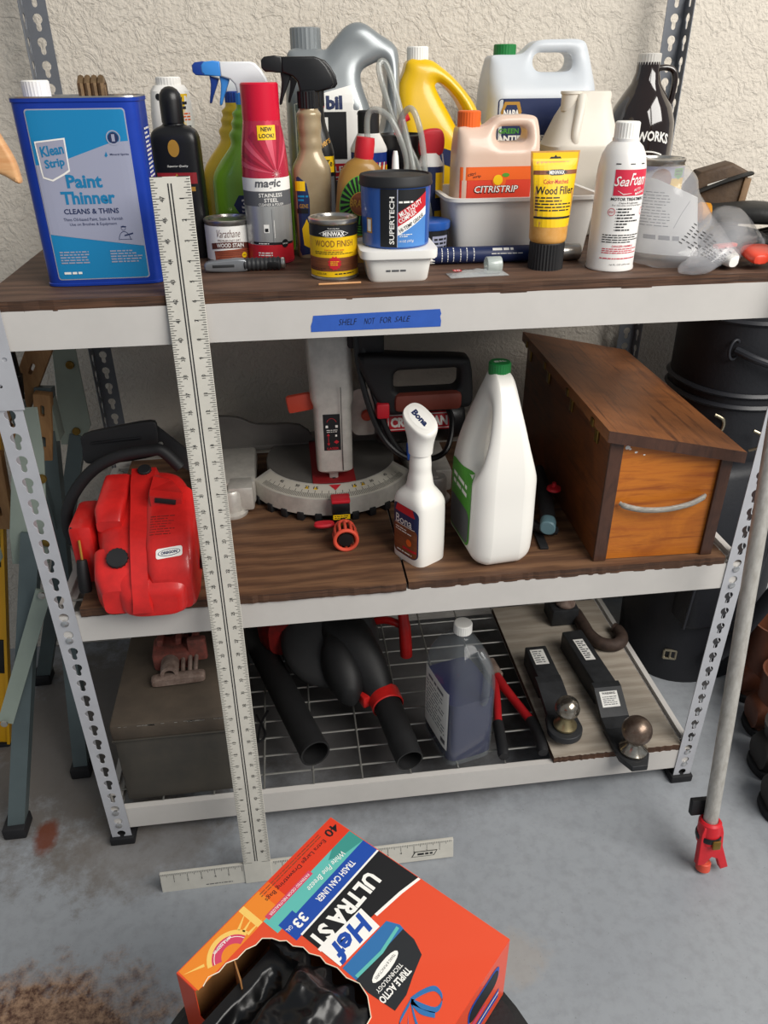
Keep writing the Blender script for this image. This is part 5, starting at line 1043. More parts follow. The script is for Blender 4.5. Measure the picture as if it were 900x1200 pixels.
P = Print(); P.rect(-.055, .03, .055, .185, W_, 0).lines(-.035, .16, .035, .172, 1, M('print_grey'), 1, .6, 3).lines(-.045, .06, .045, .155, 10, M('print_grey'), 1, .3, 12).rect(.03, .04, .048, .052, M('print_grey'), 1)
P.lay('side_label', t, shoot(body, (1, 0, 0), (0, -1, 0)), .01, .03, base=.0006)
# bolt cutters
t = thing('bolt_cutters', 'red handled bolt cutters lying on the wire deck beside the clear jug', 'bolt cutters', (.85, .15, ZB+.0006))
b = BM(); tube(b, spline([(.0, .11, .012), (.012, .06, .0125), (.04, -.04, .012)], 4), [.013, .0125, .012, .011, .0105, .010, .010, .010, .010], 12); ob('handle', b, M('tool_red', 'ab1d22', .4, var=.1), t)
b = BM(); tube(b, spline([(.039, -.035, .012), (.044, -.08, .013), (.038, -.13, .012)], 4), [.012]*7+[.0125, .010], 12); ob('grip', b, M('black_matte'), t)
b = BM(); tube(b, spline([(-.005, .11, .012), (-.02, .03, .012), (-.035, -.04, .012)], 4), .0095, 12); ob('handle', b, M('tool_red'), t)
b = BM(); tube(b, spline([(-.034, -.035, .012), (-.04, -.08, .013), (-.046, -.13, .012)], 4), [.012]*7+[.0125, .010], 12); ob('grip', b, M('black_matte'), t)
b = BM(); box(b, (-.004, .14, .012), (.034, .06, .014), .003, ('Z', .15)); box(b, (-.01, .185, .012), (.018, .05, .012), .003, ('Z', .15)); ob('jaw', b, M('rust_grey'), t)

# tow hitches on the plank
M('hitch_black', '303133', .5, .2, var=.2, vscale=40); M('ball_steel', 'b5b0a6', .22, .95, c2='8d7f6d', vscale=50); M('ball_rust', '6f5b50', .35, .8, c2='8a7a6c', vscale=60)
def ball(parent, x, y, z, r, m, m2):
    b = BM(); lathe(b, [(r*.86, z), (r*.95, z+.003), (r*.95, z+.007), (r*.62, z+.018), (r*.5, z+.026), (r*.55, z+.032)], 32, (x, y)); n_ = ob('ball_shank', b, m2, parent)
    b = BM(); zc = z+.030+r*.86; lathe(b, [(max(.0005, r*cos(a)), zc+r*sin(a)) for a in [R(-62+142*k/20) for k in range(21)]]+[(.0005, zc+r*.985)], 36, (x, y)); ob('ball', b, m, parent, smooth=60); return n_
t = thing('ball_mount', 'short black tow ball mount with polished ball on the plank', 'tow hitch', (.946, .17, ZPL))
b = BM(); box(b, (.004, .065, .0262), (.051, .12, .051), .003); sh_ = ob('shank', b, M('hitch_black'), t)
b = BM(); grid_strip(b, [[(-.029, y, z), (.029, y, z), (.029, y, z-.014), (-.029, y, z-.014)] for y, z in ((.02, .053), (.0, .052), (-.07, .036), (-.09, .034))]); ob('drop_plate', b, M('hitch_black'), t, smooth=0)
b = BM(); plate(b, [ell(-.004, -.118, .037, .036, 28, 180, 360)+[(.031, -.08), (-.034, -.08)]], .016, .002, (0, 0, .027), Matrix.Rotation(R(-90), 3, 'X')); ob('ball_plate', b, M('hitch_black'), t)
ball(t, -.004, -.117, .035, .0258, M('ball_steel'), M('brass_worn', 'a79873', .3, .85, var=.15, vscale=60))
b = BM(); lathe(b, [(.015, .0004), (.0155, .002), (.0155, .019)], 6, (-.004, -.117)); ob('nut', b, M('tin'), t, smooth=0)
P = Print(); P.rect(-.014, .06, .018, .112, W_, 0).lines(-.011, .064, .015, .108, 6, M('print_grey'), 1, .4, 3); P.lay('sticker', sh_, lambda u, v: ((u, v, .0518), (0, 0, 1)))
t = thing('ball_mount', 'long black tow ball mount with rusty ball overhanging the shelf edge', 'tow hitch', (1.062, .14, ZPL))
b = BM(); box(b, (.0, .1, .0262), (.051, .2, .051), .003, ('Z', .07)); sh_ = ob('shank', b, M('hitch_black'), t)
b = BM(); grid_strip(b, [[(.004+k*w, y, z) for k, w, z in ((-1, .031, z0), (1, .031, z0), (1, .031, z0-.014), (-1, .031, z0-.014))] for y, z0 in ((.012, .055), (-.004, .054), (-.06, .02), (-.09, .0165))]); dp = ob('drop_plate', b, M('hitch_black'), t, smooth=0)
b = BM(); plate(b, [[(-.03, -.085), (.036, -.085), (.036, -.165), (.02, -.195), (-.012, -.195), (-.028, -.165)]], .014, .0015, (0, 0, .0082), Matrix.Rotation(R(-90), 3, 'X')); ob('ball_plate', b, M('hitch_black'), t)
ball(t, .006, -.152, .0152, .0305, M('ball_rust'), M('ball_steel'))
P = Print(); P.rect(-.012, .09, .012, .165, W_, 0).lines(-.009, .095, .01, .16, 9, M('print_grey'), 1, .5, 8); P.lay('sticker', sh_, lambda u, v: ((u-.07*(v-.1), v, .0518), (0, 0, 1)))
P = Print(); P.rect(-.018, -.042, .022, -.012, W_, 0).text('WARNING', .002, -.016, .03, .0045, K_, 1, .02).lines(-.014, -.039, .018, -.021, 5, M('print_grey'), 1, .4, 2); P.lay('sticker', dp, lambda u, v: ((u, v, .054+(v+.004)*(.034/.056)), (0, -.52, .85)))
t = thing('pintle_hook', 'rusty pintle hook with chrome ball at the back of the plank', 'tow hitch', (1.12, .40, ZPL))
b = BM(); tube(b, spline([(-.012, .05, .016), (-.01, .0, .016), (-.008, -.04, .016), (.008, -.075, .016), (.04, -.086, .016), (.066, -.066, .016), (.07, -.035, .016), (.062, -.018, .016)], 6), [.016]*30+[.015]*8+[.013]*4+[.009], 14); ob('hook', b, M('rust_dark', '4a3a32', .7, .2, c2='352a25', vscale=50), t)
b = BM(); box(b, (-.05, .055, .026), (.07, .07, .05), .005); ob('block', b, M('hitch_black'), t)
ball(t, -.045, .045, .0515, .026, M('ball_steel'), M('rust_grey'))

# ================================================================ on the floor
# ---------------------------------------------------------------- drywall T-square leaning on the shelf
M('alu_white', 'd3cfc4', .45, .15, var=.06, vscale=18); LB = 1.2414
t = thing('drywall_square', 'long aluminium T-square ruler leaning upright against the shelf', 'ruler', (.3175, -.1235, .0008), rot=(R(-6.45), -.0074, 0))
b = BM(); box(b, (-.0254, 0, LB/2), (.0508, .003, LB), .0006); bl = ob('blade', b, M('alu_white'), t, smooth=0)
b = BM(); box(b, (.073, .004, .0235), (.561, .006, .047), .0008); hd = ob('head', b, M('alu_white'), t, smooth=0)
P = Print(); inch = LB/48
for s_ in range(0, 48*8):
    v = LB-s_*inch/8
    if v < .05: break
    L = .016 if s_ % 8 == 0 else (.0085 if s_ % 4 == 0 else (.0068 if s_ % 2 == 0 else .0045))
    P.rect(-.0004-L, v-.00035, -.0004, v+.00035, K_, 0); v2 = v
    P.rect(-.0504, v2-.00035, -.0504+L, v2+.00035, K_, 0)
for i in range(1, 46):
    P.text(str(i), -.0132, LB-i*inch-.0006, None, .0052, K_, 0, .0, rot=R(90)); P.text(str(48-i), -.0385, LB-i*inch-.0006, None, .0052, K_, 0, .0, rot=R(90))
for x in (-.0285, -.0245): P.rect(x-.0008, .055, x+.0008, LB-.008, K_, 0)
P.lay('graduations', bl, flat_front(-.0015))['kind'] = 'stuff'
P = Print()
for s_ in range(0, 22*8):
    u = -.2075+.0002+s_*.0254/8; L = .016 if s_ % 8 == 0 else (.0085 if s_ % 4 == 0 else .005)
    if -.053 < u < .003: continue
    P.rect(u-.00035, .0466-L, u+.00035, .0466, K_, 0)
for i in range(1, 22):
    u = -.2075+i*.0254
    if not -.06 < u < .01: P.text(str(i if u < 0 else 22-i), u+.0, .0265, None, .0055, K_, 0, 0)
P.lines(-.125, .006, -.075, .010, 1, M('print_grey'), 0, .5, 4).poly([(.27, .012), (.315, .012), (.322, .026), (.277, .026)], K_, 0).poly([(.272, .0135), (.3135, .0135), (.3195, .0245), (.2785, .0245)], M('alu_white'), 1).lines(.282, .0155, .312, .0225, 1, K_, 2, .7, 3)
P.lay('graduations', hd, flat_front(.001))['kind'] = 'stuff'
# ---------------------------------------------------------------- pipe clamp
M('galvanised', 'c3c0b9', .45, .35, c2='a8a39b', vscale=18, stretch=(6, 6, 2)); M('clamp_red', 'c9202a', .4, var=.08)
A0, A1 = Vector((1.1435, -.213, .0)), Vector((1.169, -.0195, 1.05)); dA = (A1-A0).normalized()
t = thing('pipe_clamp', 'galvanised pipe clamp with red jaw leaning against the shelf', 'clamp', A0)
b = BM(); pipe(b, dA*.07, dA*1.32, .0132, .0132, .003, 28); ob('pipe', b, M('galvanised'), t, smooth=60)
q = Vector((0, 0, 1)).rotation_difference(dA).to_matrix()
def tilt(b): bmesh.ops.rotate(b, cent=(0, 0, 0), matrix=q, verts=b.verts); return b
b = BM(); lathe(b, [(.018, .072), (.021, .075), (.021, .118), (.018, .122), (.0145, .122), (.0145, .072), (.018, .072)], 28, caps=(False, False)); ob('jaw_sleeve', tilt(b), M('clamp_red'), t)
b = BM(); plate(b, [[(-.022, .028), (-.022, .1), (-.018, .115), (.018, .115), (.022, .1), (.024, .07), (.042, .018), (.027, .014), (.017, .04), (.005, .045), (-.008, .028)]], .014, .002, (0, -.008, 0)); ob('jaw', tilt(b), M('clamp_red'), t)
b = BM(); box(b, (-.006, .02, .138), (.052, .012, .034), .002); ob('backing_pad', tilt(b), M('black_matte'), t)
b = BM(); lathe(b, [(.0225, .082), (.0235, .085), (.0235, .091), (.0225, .094)], 28, caps=(False, False)); ob('clutch_ring', tilt(b), M('black_plastic'), t)
b = BM(); box(b, (.004, -.024, .082), (.016, .006, .018), .002); ob('clutch_plate', tilt(b), M('brass'), t)
b = BM(); lathe(b, [(.006, .02), (.0065, .022), (.0065, .075)], 14); ob('screw', tilt(b), M('tin'), t)
b = BM(); lathe(b, [(.0115, .004), (.0135, .006), (.0135, .022), (.012, .024)], 20); ob('foot_cap', tilt(b), M('knob_orange'), t)

# ---------------------------------------------------------------- folding workbench left of the shelf
M('bench_pale', '8f9a90', .45, .2, var=.06, vscale=8); M('bench_dark', '5b6769', .45, .35, var=.08, vscale=10); M('bench_wood', 'a97f52', .6, c2='8d6540', vscale=3, stretch=(20, 4, 4))
t = thing('folding_workbench', 'pale green steel folding workbench with slotted wooden jaws left of the shelf', 'workbench', (-.14, .3, 0))
def slab(b, pts, th, y): plate(b, [pts], th, .0008, (0, y, 0))
b = BM(); slab(b, [(.108, .862), (.132, .862), (.125, .78), (.085, .552), (.02, .556), (.03, .62), (.075, .79)], .004, -.1); pa = ob('near_bracket', b, M('bench_pale'), t, smooth=0)
b = BM(); slab(b, [(.095, .95), (.133, .95), (.131, .70), (.106, .658), (.062, .66), (.08, .8)], .004, .2); pb = ob('far_bracket', b, M('bench_pale'), t, smooth=0)
def strut(b, a, c, w, d): tube(b, [a, c], 1.0, 4); vs = list(b.verts)[-8:]; return vs
def beam(a, c, w, d, mat, name, parent):
    a, c = Vector(a), Vector(c); n = (c-a).normalized(); s = n.cross(Vector((0, 1, 0))).normalized(); u = s.cross(n); b = BM()
    grid_strip(b, [[p+s*i*w/2+u*j*d/2 for i, j in ((-1, -1), (1, -1), (1, 1), (-1, 1))] for p in (a, c)]); return ob(name, b, mat, parent, smooth=0)
l1 = beam((-.06, -.24, .012), (.068, -.095, .62), .032, .03, M('bench_dark'), 'leg', t)
b = BM(); box(b, (-.06, -.24, .014), (.045, .05, .028), .004); ob('foot', b, M('black_rubber'), l1)
l2 = beam((.04, -.10, .012), (.1, .06, .84), .03, .03, M('bench_dark'), 'leg', t)
b = BM(); box(b, (.04, -.1, .014), (.042, .046, .028), .004); ob('foot', b, M('black_rubber'), l2)
l3 = beam((-.12, .22, .012), (.1, .21, .68), .032, .03, M('bench_dark'), 'leg', t)
b = BM(); box(b, (-.12, .22, .014), (.042, .046, .028), .004); ob('foot', b, M('black_rubber'), l3)
beam((.09, -.07, .86), (.06, .04, .42), .022, .02, M('bench_dark'), 'stay', t)
br = beam((-.035, -.2, .26), (.085, -.16, .53), .028, .006, M('bench_pale'), 'brace', t)
for p in ((-.034, -.205, .264), (.083, -.165, .527)):
    b = BM(); lathe(b, [(.007, p[1]-.004), (.0065, p[1]-.007), (.0005, p[1]-.008)], 14, (p[0], p[2]), 'Y'); ob('bolt', b, M('tin'), br)
for p, par in (((.112, -.104, .73), pa), ((.092, -.104, .60), pa), ((.116, .196, .835), pb), ((.1, .196, .69), pb)):
    b = BM(); lathe(b, [(.0085, p[1]), (.008, p[1]-.004), (.0005, p[1]-.006)], 14, (p[0], p[2]), 'Y'); ob('bolt', b, M('brass'), par)
def jaw(cx, cz, L, w, ang, y, n):
    b = BM(); sl_ = [rrect(-.0035, d-.011, .0035, d+.011, .003) for d in [-L/2+L*(k+.5)/n for k in range(n)]]
    plate(b, [[(-w/2, -L/2), (w/2, -L/2), (w/2, L/2), (-w/2, L/2)]]+sl_, .022, .001, (0, 0, 0), Matrix.Rotation(R(ang), 3, 'Y')); bmesh.ops.translate(b, vec=(cx, y, cz), verts=b.verts); ob('wooden_jaw', b, M('bench_wood'), t, smooth=0)
jaw(.085, .875, .30, .042, 30, .07, 5); jaw(.088, .745, .19, .03, 10, .03, 3); jaw(-.01, .66, .16, .04, 5, .0, 2)
b = BM(); tube(b, [(.06, .02, .96), (.06, .02, .88), (.058, .02, .879), (.055, .02, .79)], [.017, .017, .022, .012], 16); ob('clamp_screw', b, M('black_plastic'), t)
b = BM(); box(b, (.1, .05, .78), (.03, .04, .08), .003); ob('hinge_block', b, M('bench_pale'), t)
b = BM(); box(b, (-.02, -.12, .60), (.06, .03, .05), .002); ob('hinge_block', b, M('bench_pale'), t)

# ---------------------------------------------------------------- yellow spirit level at the frame edge
t = thing('spirit_level', 'tall yellow spirit level standing left of the folding workbench', 'level', (-.31, .31, 0), rot=(R(-4), R(11), 0))
b = BM(); prof = [(-.011, -.025), (.011, -.025), (.011, -.019), (.004, -.017), (.004, .017), (.011, .019), (.011, .025), (-.011, .025), (-.011, .019), (-.004, .017), (-.004, -.017), (-.011, -.019)]
grid_strip(b, [[(x, y, z) for y, x in prof] for z in (.004, 1.0)]); ob('rail', b, M('level_yellow', 'dba315', .4), t, smooth=0)
for z in (.25, .52, .85): b = BM(); box(b, (0, -.0, z), (.04, .016, .09), .005); ob('vial_window', b, M('black_plastic'), t)
for z in (.003, 1.0): b = BM(); box(b, (0, 0, z), (.052, .026, .012), .003); ob('end_cap', b, M('black_rubber'), t)

# ---------------------------------------------------------------- black golf bag
M('bag_black', '191a1f', .55, var=.1, vscale=20, bump=.2, bscale=160); M('bag_trim', '26272c', .4); M('zip_metal', 'a69c86', .3, .9)
t = thing('golf_bag', 'black leather golf bag standing behind the right shelf post', 'bag', (1.405, .43, 0), R(10))
b = BM(); loft(b, [(0, .15, .13, 2.4), (.012, .16, .14, 2.4), (.3, .165, .145, 2.4), (.55, .155, .14, 2.4), (.72, .15, .135, 2.4), (.76, .15, .135, 2.4), (.9, .152, .137, 2.4), (.96, .15, .135, 2.4), (1.0, .145, .13, 2.4)], 48, 2); ob('body', b, M('bag_black'), t, smooth=60)
for z in (.74, .765, .915, .985):
    b = BM(); loft(b, [(z-.006, .153, .138, 2.4), (z, .158, .143, 2.4), (z+.006, .153, .138, 2.4)], 48); ob('piping', b, M('bag_trim'), t)
b = BM(); loft(b, [(.2, .08, .03, 4, -.05, -.13), (.22, .095, .045, 4, -.05, -.13), (.6, .095, .04, 4, -.05, -.125), (.62, .08, .025, 4, -.05, -.125)], 36); pk = ob('pocket', b, M('bag_black'), t, smooth=60)
for sx in (-.145, .03):
    b = BM(); tube(b, [(sx, -.155, .21), (sx*1.0+.005, -.16, .4), (sx, -.15, .61)], .004, 8); ob('pocket_piping', b, M('bag_trim'), pk)
b = BM(); tube(b, spline([(-.12, -.095, .86), (-.10, -.13, .85), (-.05, -.16, .835), (0, -.16, .83)], 5), .008, 10); ob('carry_handle', b, M('bag_trim'), t)
for x, y, z in ((-.125, -.09, .862), (-.002, -.148, .83), ):
    b = BM(); tube(b, [(x+.012*cos(2*pi*k/20), y-.006, z+.02*sin(2*pi*k/20)) for k in range(20)], .003, 8, closed=True); ob('ring', b, M('bag_trim'), t)
for x, y, z in ((-.13, -.088, .70), (-.075, -.145, .68)):
    b = BM(); tube(b, spline([(x, y, z-.025), (x+.014, y-.012, z-.012), (x+.012, y-.014, z+.012), (x-.004, y-.004, z+.022)], 5), .0035, 8); ob('hook', b, M('zip_metal'), t)
b = BM(); tube(b, spline([(.07, -.15, .97), (.11, -.2, .75), (.06, -.23, .45), (-.02, -.2, .2), (-.06, -.165, .1)], 6), .02, 10, flat=.3); ob('strap', b, M('bag_trim'), t)
b = BM(); box(b, (.1, -.1, .985), (.09, .05, .03), .01); ob('hood_trim', b, M('leather_red', '8a4a3c', .5), t)
b = BM()
for p in ([(-.135, -.1, .075), (-.11, -.113, .075)], [(-.11, -.113, .075), (-.11, -.113, .1)], [(-.11, -.113, .1), (-.135, -.1, .1)], [(-.135, -.1, .1), (-.135, -.1, .075)], [(-.122, -.107, .075), (-.122, -.107, .1)]): tube(b, p, .0032, 8)
bk = ob('buckle', b, M('zip_metal'), t); bk['kind'] = 'stuff'
b = BM(); tube(b, [(-.03+.013*cos(2*pi*k/20), -.148, .19+.013*sin(2*pi*k/20)) for k in range(20)], .0015, 6, closed=True); ob('ring', b, M('zip_metal'), t)

# ---------------------------------------------------------------- boots at the right edge
def boot(label, loc, rz, m, h=.2):
    t = thing('work_boot', label, 'boot', loc, rz); b = BM()
    th = .006; rings = []
    S = [(.02, .046, .06, 2.4, .0, 0), (.06, .044, .055, 2.3), (.1, .046, .05, 2.1), (h-.01, .054, .056, 2), (h, .055, .057, 2), (h, .050, .052, 2), (.1, .040, .044, 2.1), (.06, .038, .045, 2.2)]
    loft(b, S, 36, caps=(True, True)); ob('shaft', b, m, t, smooth=60)
    b = BM(); loft_y(b, [(-.19, .02, .02, 2.4, 0, .034), (-.18, .038, .03, 2.4, 0, .038), (-.13, .046, .036, 2.4, 0, .042), (-.06, .044, .05, 2.4, 0, .055), (.02, .044, .05, 2.3, 0, .06), (.06, .036, .035, 2.3, 0, .05)], 32, 3); ob('foot', b, m, t, smooth=60)
    b = BM(); plate(b, [smoothpoly([(-.04, -.15), (-.02, -.19), (.02, -.19), (.045, -.15), (.044, -.08), (.036, -.02), (.04, .05), (0, .068), (-.04, .05), (-.036, -.02), (-.044, -.08)], 4)], .02, .003, (0, 0, .0102), Matrix.Rotation(R(-90), 3, 'X')); ob('sole', b, M('black_rubber'), t)
    for sx in (-1, 1): b = BM(); tube(b, spline([(sx*.053, 0, h-.02), (sx*.058, 0, h+.012), (sx*.05, 0, h+.006)], 4), .006, 8, flat=.4); ob('pull_loop', b, m, t)
M('boot_brown', '6b3c28', .5, c2='55301f', vscale=14); M('boot_dark', '2b2826', .6, var=.15, vscale=14)
boot('tall reddish brown leather boot nearest the golf bag', (1.515, .235, 0), R(82), M('boot_brown'), .22)
boot('short reddish brown leather boot between the tall one and the dark boots', (1.485, .118, 0), R(80), M('boot_brown'), .17)
boot('dark leather boot beside the short brown one', (1.435, .005, 0), R(84), M('boot_dark'), .125)
boot('dark worn leather boot farthest from the golf bag', (1.395, -.108, 0), R(80), M('boot_dark'), .10)

# ---------------------------------------------------------------- trash bag carton on a stool
BXO = Vector((.431, -.396, .5)); EU = Vector((-.709, -.705, 0)).normalized(); EV = Vector((.69, -.7237, 0)); EV = (EV-EU*EV.dot(EU)).normalized(); BT, BU, BV = .112, .254, .268
t = thing('trash_bag_box', 'orange trash bag carton torn open with black bag sticking out', 'carton', BXO-Vector((0, 0, BT)))
M('card_brown', '9a6b3c', .8, var=.08); M('card_orange', 'dd4a28', .4, coat=.2); 
Tp = [(0, 0), (BU, 0), (BU, BV), (0, BV)]
hole = [(.262, .028), (.246, .034), (.236, .031), (.225, .036), (.214, .035), (.203, .041), (.19, .041), (.18, .046), (.17, .046), (.163, .055), (.160, .064), (.155, .07), (.155, .08), (.149, .09), (.150, .1), (.145, .112), (.147, .122), (.143, .135), (.145, .15), (.141, .165), (.146, .18), (.16, .196), (.19, .2), (.262, .2)]
hole_in = [(min(u, BU-.0), v) for u, v in hole]
# top face with the torn corner cut away
def P3(u, v, z=BT): q_ = EU*u+EV*v; return (q_.x, q_.y, z)
topo = [(0, 0), (BU, 0)]+[p for p in hole if p[0] <= BU]; topo = [(0, 0), (BU, 0), (BU, .031)]+[p for p in hole if p[0] < BU]+[(BU, .2), (BU, BV), (0, BV)]
def slabuv(b, pts, z0, z1):
    lo = [b.verts.new(P3(u, v, z0)) for u, v in pts]; hi = [b.verts.new(P3(u, v, z1)) for u, v in pts]; b.faces.new(hi); b.faces.new(lo[::-1])
    for i in range(len(pts)): j = (i+1) % len(pts); b.faces.new((lo[i], lo[j], hi[j], hi[i]))
b = BM(); slabuv(b, topo, BT-.0008, BT); bmesh.ops.triangulate(b, faces=[f for f in b.faces if len(f.verts) > 4]); tf = ob('top_panel', b, M('card_orange'), t, smooth=0)
for a_, c_ in (((0, 0), (BU, 0)), ((0, BV), (BU, BV)), ((0, 0), (0, BV)), ((BU, .2), (BU, BV)), ((BU, 0), (BU, .03))):
    b = BM(); d_ = Vector((c_[1]-a_[1], a_[0]-c_[0])).normalized()*.0004; slabuv(b, [(a_[0]-d_.x, a_[1]-d_.y), (c_[0]-d_.x, c_[1]-d_.y), (c_[0]+d_.x, c_[1]+d_.y), (a_[0]+d_.x, a_[1]+d_.y)], .0006, BT-.001); ob('side_panel', b, M('card_orange'), t, smooth=0)
b = BM(); slabuv(b, [(BU-.0004, .03), (BU+.0004, .03), (BU+.0004, .2), (BU-.0004, .2)], .0006, .06); ob('side_panel', b, M('card_orange'), t, smooth=0)
b = BM(); slabuv(b, [(.001, .001), (BU-.001, .001), (BU-.001, BV-.001), (.001, BV-.001)], 0, .0008); ob('bottom_panel', b, M('card_brown'), t, smooth=0)
b = BM(); slabuv(b, [(.13, .006), (.248, .006), (.248, .0075), (.13, .0075)], .01, BT-.002); slabuv(b, [(.2, .03), (.215, .06), (.217, .06), (.202, .03)], .03, BT-.003); ob('inner_flap', b, M('card_brown'), t, smooth=0)
M('torn', 'e9dcc4', .8); b = BM(); tube(b, [P3(u, v, BT) for u, v in hole if u < BU], .0006, 6); ob('torn_edge', b, M('torn'), t)
# print on the top, text baseline runs along u, glyph tops towards v
M('p_red', 'd93a20', .4); M('p_oranger', 'e8862a', .4); M('p_yel', 'f1c768', .4); M('p_teal', '5fb7ae', .4); M('p_teal2', '3b8f86', .4); M('p_blue', '1c49a3', .4); M('p_pink', 'cf4463', .4); M('p_bag', '24272b', .35); M('p_bag2', '2f6da6', .4)
P = Print()
def clipu(v): return .25
P.rect(.001, .001, .1, .033, M('p_red'), 0)
for i in range(8): P.rect(.1+.008*i, .001, .108+.008*i, .033, (M('p_red'), M('p_red'), M('print_orange'), M('print_orange'), M('p_oranger'), M('p_oranger'), M('p_oranger'), M('p_yel'))[i], 0)
P.rect(.164, .001, .252, .0335, M('p_oranger'), 0)
P.rect(.001, .033, .155, .056, M('p_teal'), 0).poly([(.001, .033), (.035, .033), (.05, .04), (.03, .05), (.001, .056)], M('p_teal2'), 1).rect(.075, .030, .15, .037, M('p_pink'), 1)
P.rect(.001, .056, .125, .079, M('p_blue'), 1).rect(.125, .05, .148, .079, M('p_blue'), 1)
P.poly([(.001, .079), (.140, .079), (.140, .125), (.085, .127), (.05, .132), (.001, .143)], K_, 1)
P.band([(.001, .0785), (.14, .0775)], [(.001, .081), (.14, .080)], W_, 2).band([(.001, .142), (.03, .135), (.07, .129)], [(.001, .1455), (.03, .139), (.07, .133)], W_, 2)
for k in range(28):
    a = 2*pi*k/28; c_ = (.205, .030); q1 = [(c_[0]+.028*cos(a-.06), c_[1]+.028*sin(a-.06)), (c_[0]+.052*cos(a), c_[1]+.052*sin(a)), (c_[0]+.028*cos(a+.06), c_[1]+.028*sin(a+.06))]
    if all(.145 < p[0] < .252 and .001 < p[1] < .034 for p in q1): P.poly(q1, M('p_yel'), 1)
hc = (.203, .036)
def arcp(r): return [(hc[0]+r*cos(R(a)), hc[1]+r*sin(R(a))) for a in range(196, 346, 10)]
P.band(arcp(.016), arcp(.030), M('p_yel'), 1).band(arcp(.014), arcp(.0245), M('p_pink'), 2).band(arcp(.0215), arcp(.0222), W_, 3).text('ARM & HAMMER', .203, .0165, .026, .0032, W_, 4, .02)
P.text('40', .0145, .0145, .020, .0125, K_, 2, .02).text('Extra Large Drawstring Bags', .083, .0165, .104, .0075, K_, 2, .0)
P.lines(.03, .004, .135, .011, 2, M('minwax_brown'), 2, .35, 3).text('PATENTED ODOR NEUTRALIZER', .112, .0335, .066, .0036, W_, 2, .0).text('White Pine Breeze', .062, .0475, .064, .0075, W_, 2, .0, .3).text('TRASH CAN LINER', .065, .0655, .066, .0085, W_, 2, .015).text('33', .128, .066, .017, .013, W_, 2, .03).text('GAL', .143, .063, .008, .005, W_, 2, .0)
P.text('ULTRA ST', .086, .0985, .110, .0225, W_, 2, .04)
P.poly([(.074, .112), (.14, .106), (.14, .137), (.078, .143)], W_, 3).poly([(.068, .145), (.140, .140), (.141, .165), (.064, .168), (.062, .16)], M('p_bag2'), 1).text('Hef', .1085, .1255, .058, .0255, M('p_blue'), 4, .035, .2)
P.poly([(.064, .166), (.141, .16), (.143, .178), (.14, .212), (.12, .212), (.1, .206), (.075, .200), (.066, .183)], M('p_bag'), 2).band([(.066, .158), (.1, .161), (.138, .156)], [(.066, .162), (.1, .165), (.138, .16)], M('p_teal'), 3)
P.poly(ell(.11, .176, .022, .006, 16), W_, 3).text('TEARS & PUNCTURES', .11, .176, .034, .003, K_, 4, .0).text('TRIPLE ACTIO', .119, .1965, .046, .0085, W_, 3, .03, rot=R(-4)).text('TECHNOLOGY', .117, .187, .04, .005, W_, 3, .01, rot=R(-4))
def ribbon(pts, w): s_ = spline([(x, y, 0) for x, y in pts], 5); P.band([(p.x-w/2, p.y) for p in s_], [(p.x+w/2, p.y+w*.6) for p in s_], M('p_bag2'), 3)
ribbon([(.122, .217), (.108, .222), (.096, .231), (.1, .243), (.114, .243), (.122, .219)], .005); ribbon([(.123, .217), (.138, .226), (.15, .234), (.148, .222), (.124, .218)], .005); ribbon([(.122, .218), (.124, .232), (.118, .246)], .005); ribbon([(.122, .218), (.134, .232), (.144, .248)], .005)
P.lay('top_print', tf, plane_fn((0, 0, BT), EU, EV), base=.0002, eps=.0001)
# print on the right-hand edge panel (v = BV side, seen at the picture's right)
P = Print(); P.poly(rrect(.02, .06, .085, .095, .012), M('p_blue'), 0).poly(rrect(.022, .058, .082, .09, .012), K_, 1).rect(.015, .03, .12, .036, M('p_blue'), 0).rect(.015, .018, .12, .026, M('p_blue'), 0).rect(.015, .0265, .12, .0292, W_, 0).text('40', .115, .086, .018, .012, K_, 0, .0).lines(.1, .072, .13, .078, 1, K_, 0, .4, 2).poly(ell(.065, .048, .02, .006, 14), M('p_pink'), 0)
P.lay('side_print', t, lambda u, v: (Vector(P3(.0+u, BV+.0004, v)), EV))
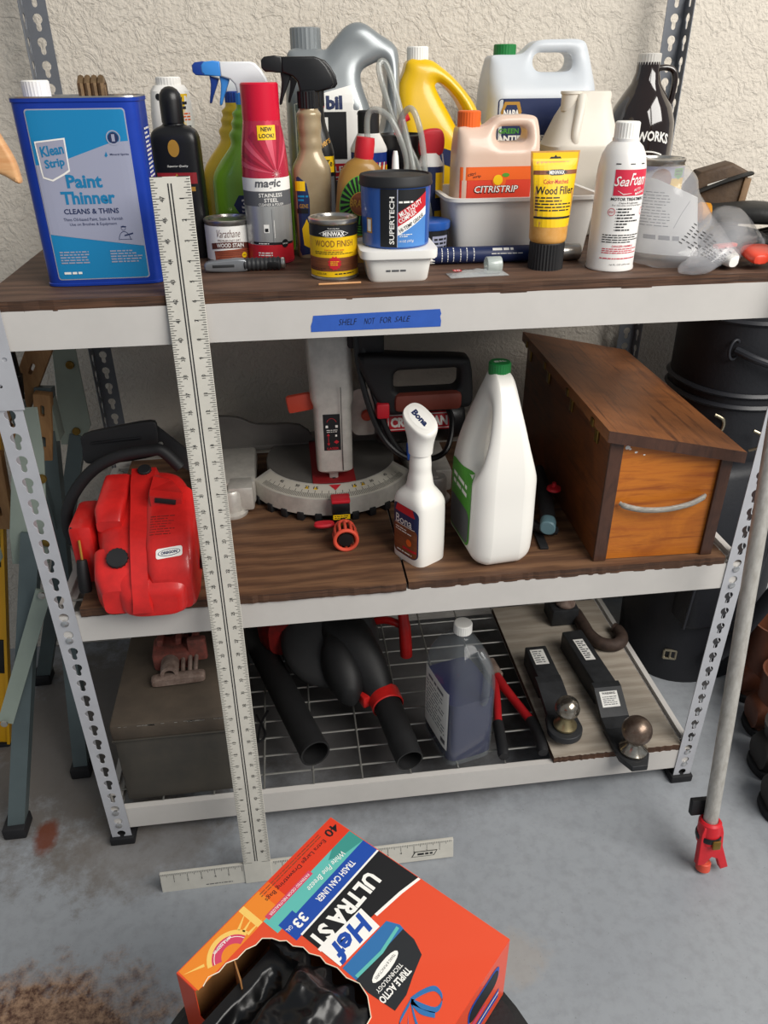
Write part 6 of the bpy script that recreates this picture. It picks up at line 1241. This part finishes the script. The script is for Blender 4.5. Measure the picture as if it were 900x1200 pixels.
# black bag spilling out of the torn corner
M('bin_liner', '0d0d0f', .3, spec=.5, bump=.12, bscale=90)
b = BM(); from mathutils import noise as _nz
NU, NV = 60, 80; rings = []
def lin_pt(a, c):
    """a, c in 0..1 over the torn opening; pleated film heaped up and lying over the rim"""
    u = .150+.118*a; v = .052+.155*c; e = min(1, 4*a)*min(1, 4.5*c)*min(1, 5*(1-c)); 
    pl = sin(26*c+4*sin(3*a)+2*_nz.noise(Vector((a*3, c*4, 1))))*.0035*(.3+a); n = _nz.noise(Vector((a*4, c*6, 3)))*.012+_nz.noise(Vector((a*14, c*14, 5)))*.003
    lump = .030*math.exp(-((c-.62)/.26)**2-((a-.35)/.5)**2)-.05*math.exp(-((c-.12)/.16)**2)*min(1, a*3)
    z = BT-.006+(.010+lump+pl+n)*e
    if c < .3 and a > .12: z = min(z, BT-.02)
    return P3(u-.006*sin(30*c)*(a < .1), v+.006*n/.012*0, z)
rings = [[lin_pt(i/NU, j/NV) for j in range(NV+1)] for i in range(NU+1)]
top_ = [[Vector(p) for p in r] for r in rings]
b2 = [[Vector((p.x, p.y, .02)) for p in r] for r in top_]
grid_strip(b, top_, False, False, False)
edge = [r[0] for r in top_]+top_[-1][1:]+[r[-1] for r in top_[::-1]][1:]+top_[0][::-1][1:-1]
EV_ = [b.verts.new(p) for p in edge]; EL_ = [b.verts.new(Vector((p.x, p.y, .03))) for p in edge]
for i in range(len(edge)): k_ = (i+1) % len(edge); b.faces.new((EV_[i], EV_[k_], EL_[k_], EL_[i]))
bmesh.ops.remove_doubles(b, verts=b.verts, dist=1e-5)
ob('black_liner', b, M('bin_liner'), t, smooth=60)
t = thing('stool', 'black round stool under the orange carton', 'stool', (.42, -.70, 0))
sz = .5-BT; b = BM(); lathe(b, [(.218, sz-.045), (.233, sz-.04), (.24, sz-.025), (.238, sz-.010), (.226, sz-.0014), (.0005, sz-.0006)], 56); ob('seat', b, M('seat_black', '1a1a1c', .5, bump=.3, bscale=200), t)
for k in range(4):
    a = pi/4+pi/2*k; b = BM(); tube(b, [(.16*cos(a), .16*sin(a), sz-.044), (.19*cos(a), .19*sin(a), .0)], .012, 14); ob('leg', b, M('black_plastic'), t)
b = BM(); tube(b, [(.178*cos(2*pi*k/40), .178*sin(2*pi*k/40), .14) for k in range(40)], .007, 10, closed=True); ob('foot_ring', b, M('black_plastic'), t)
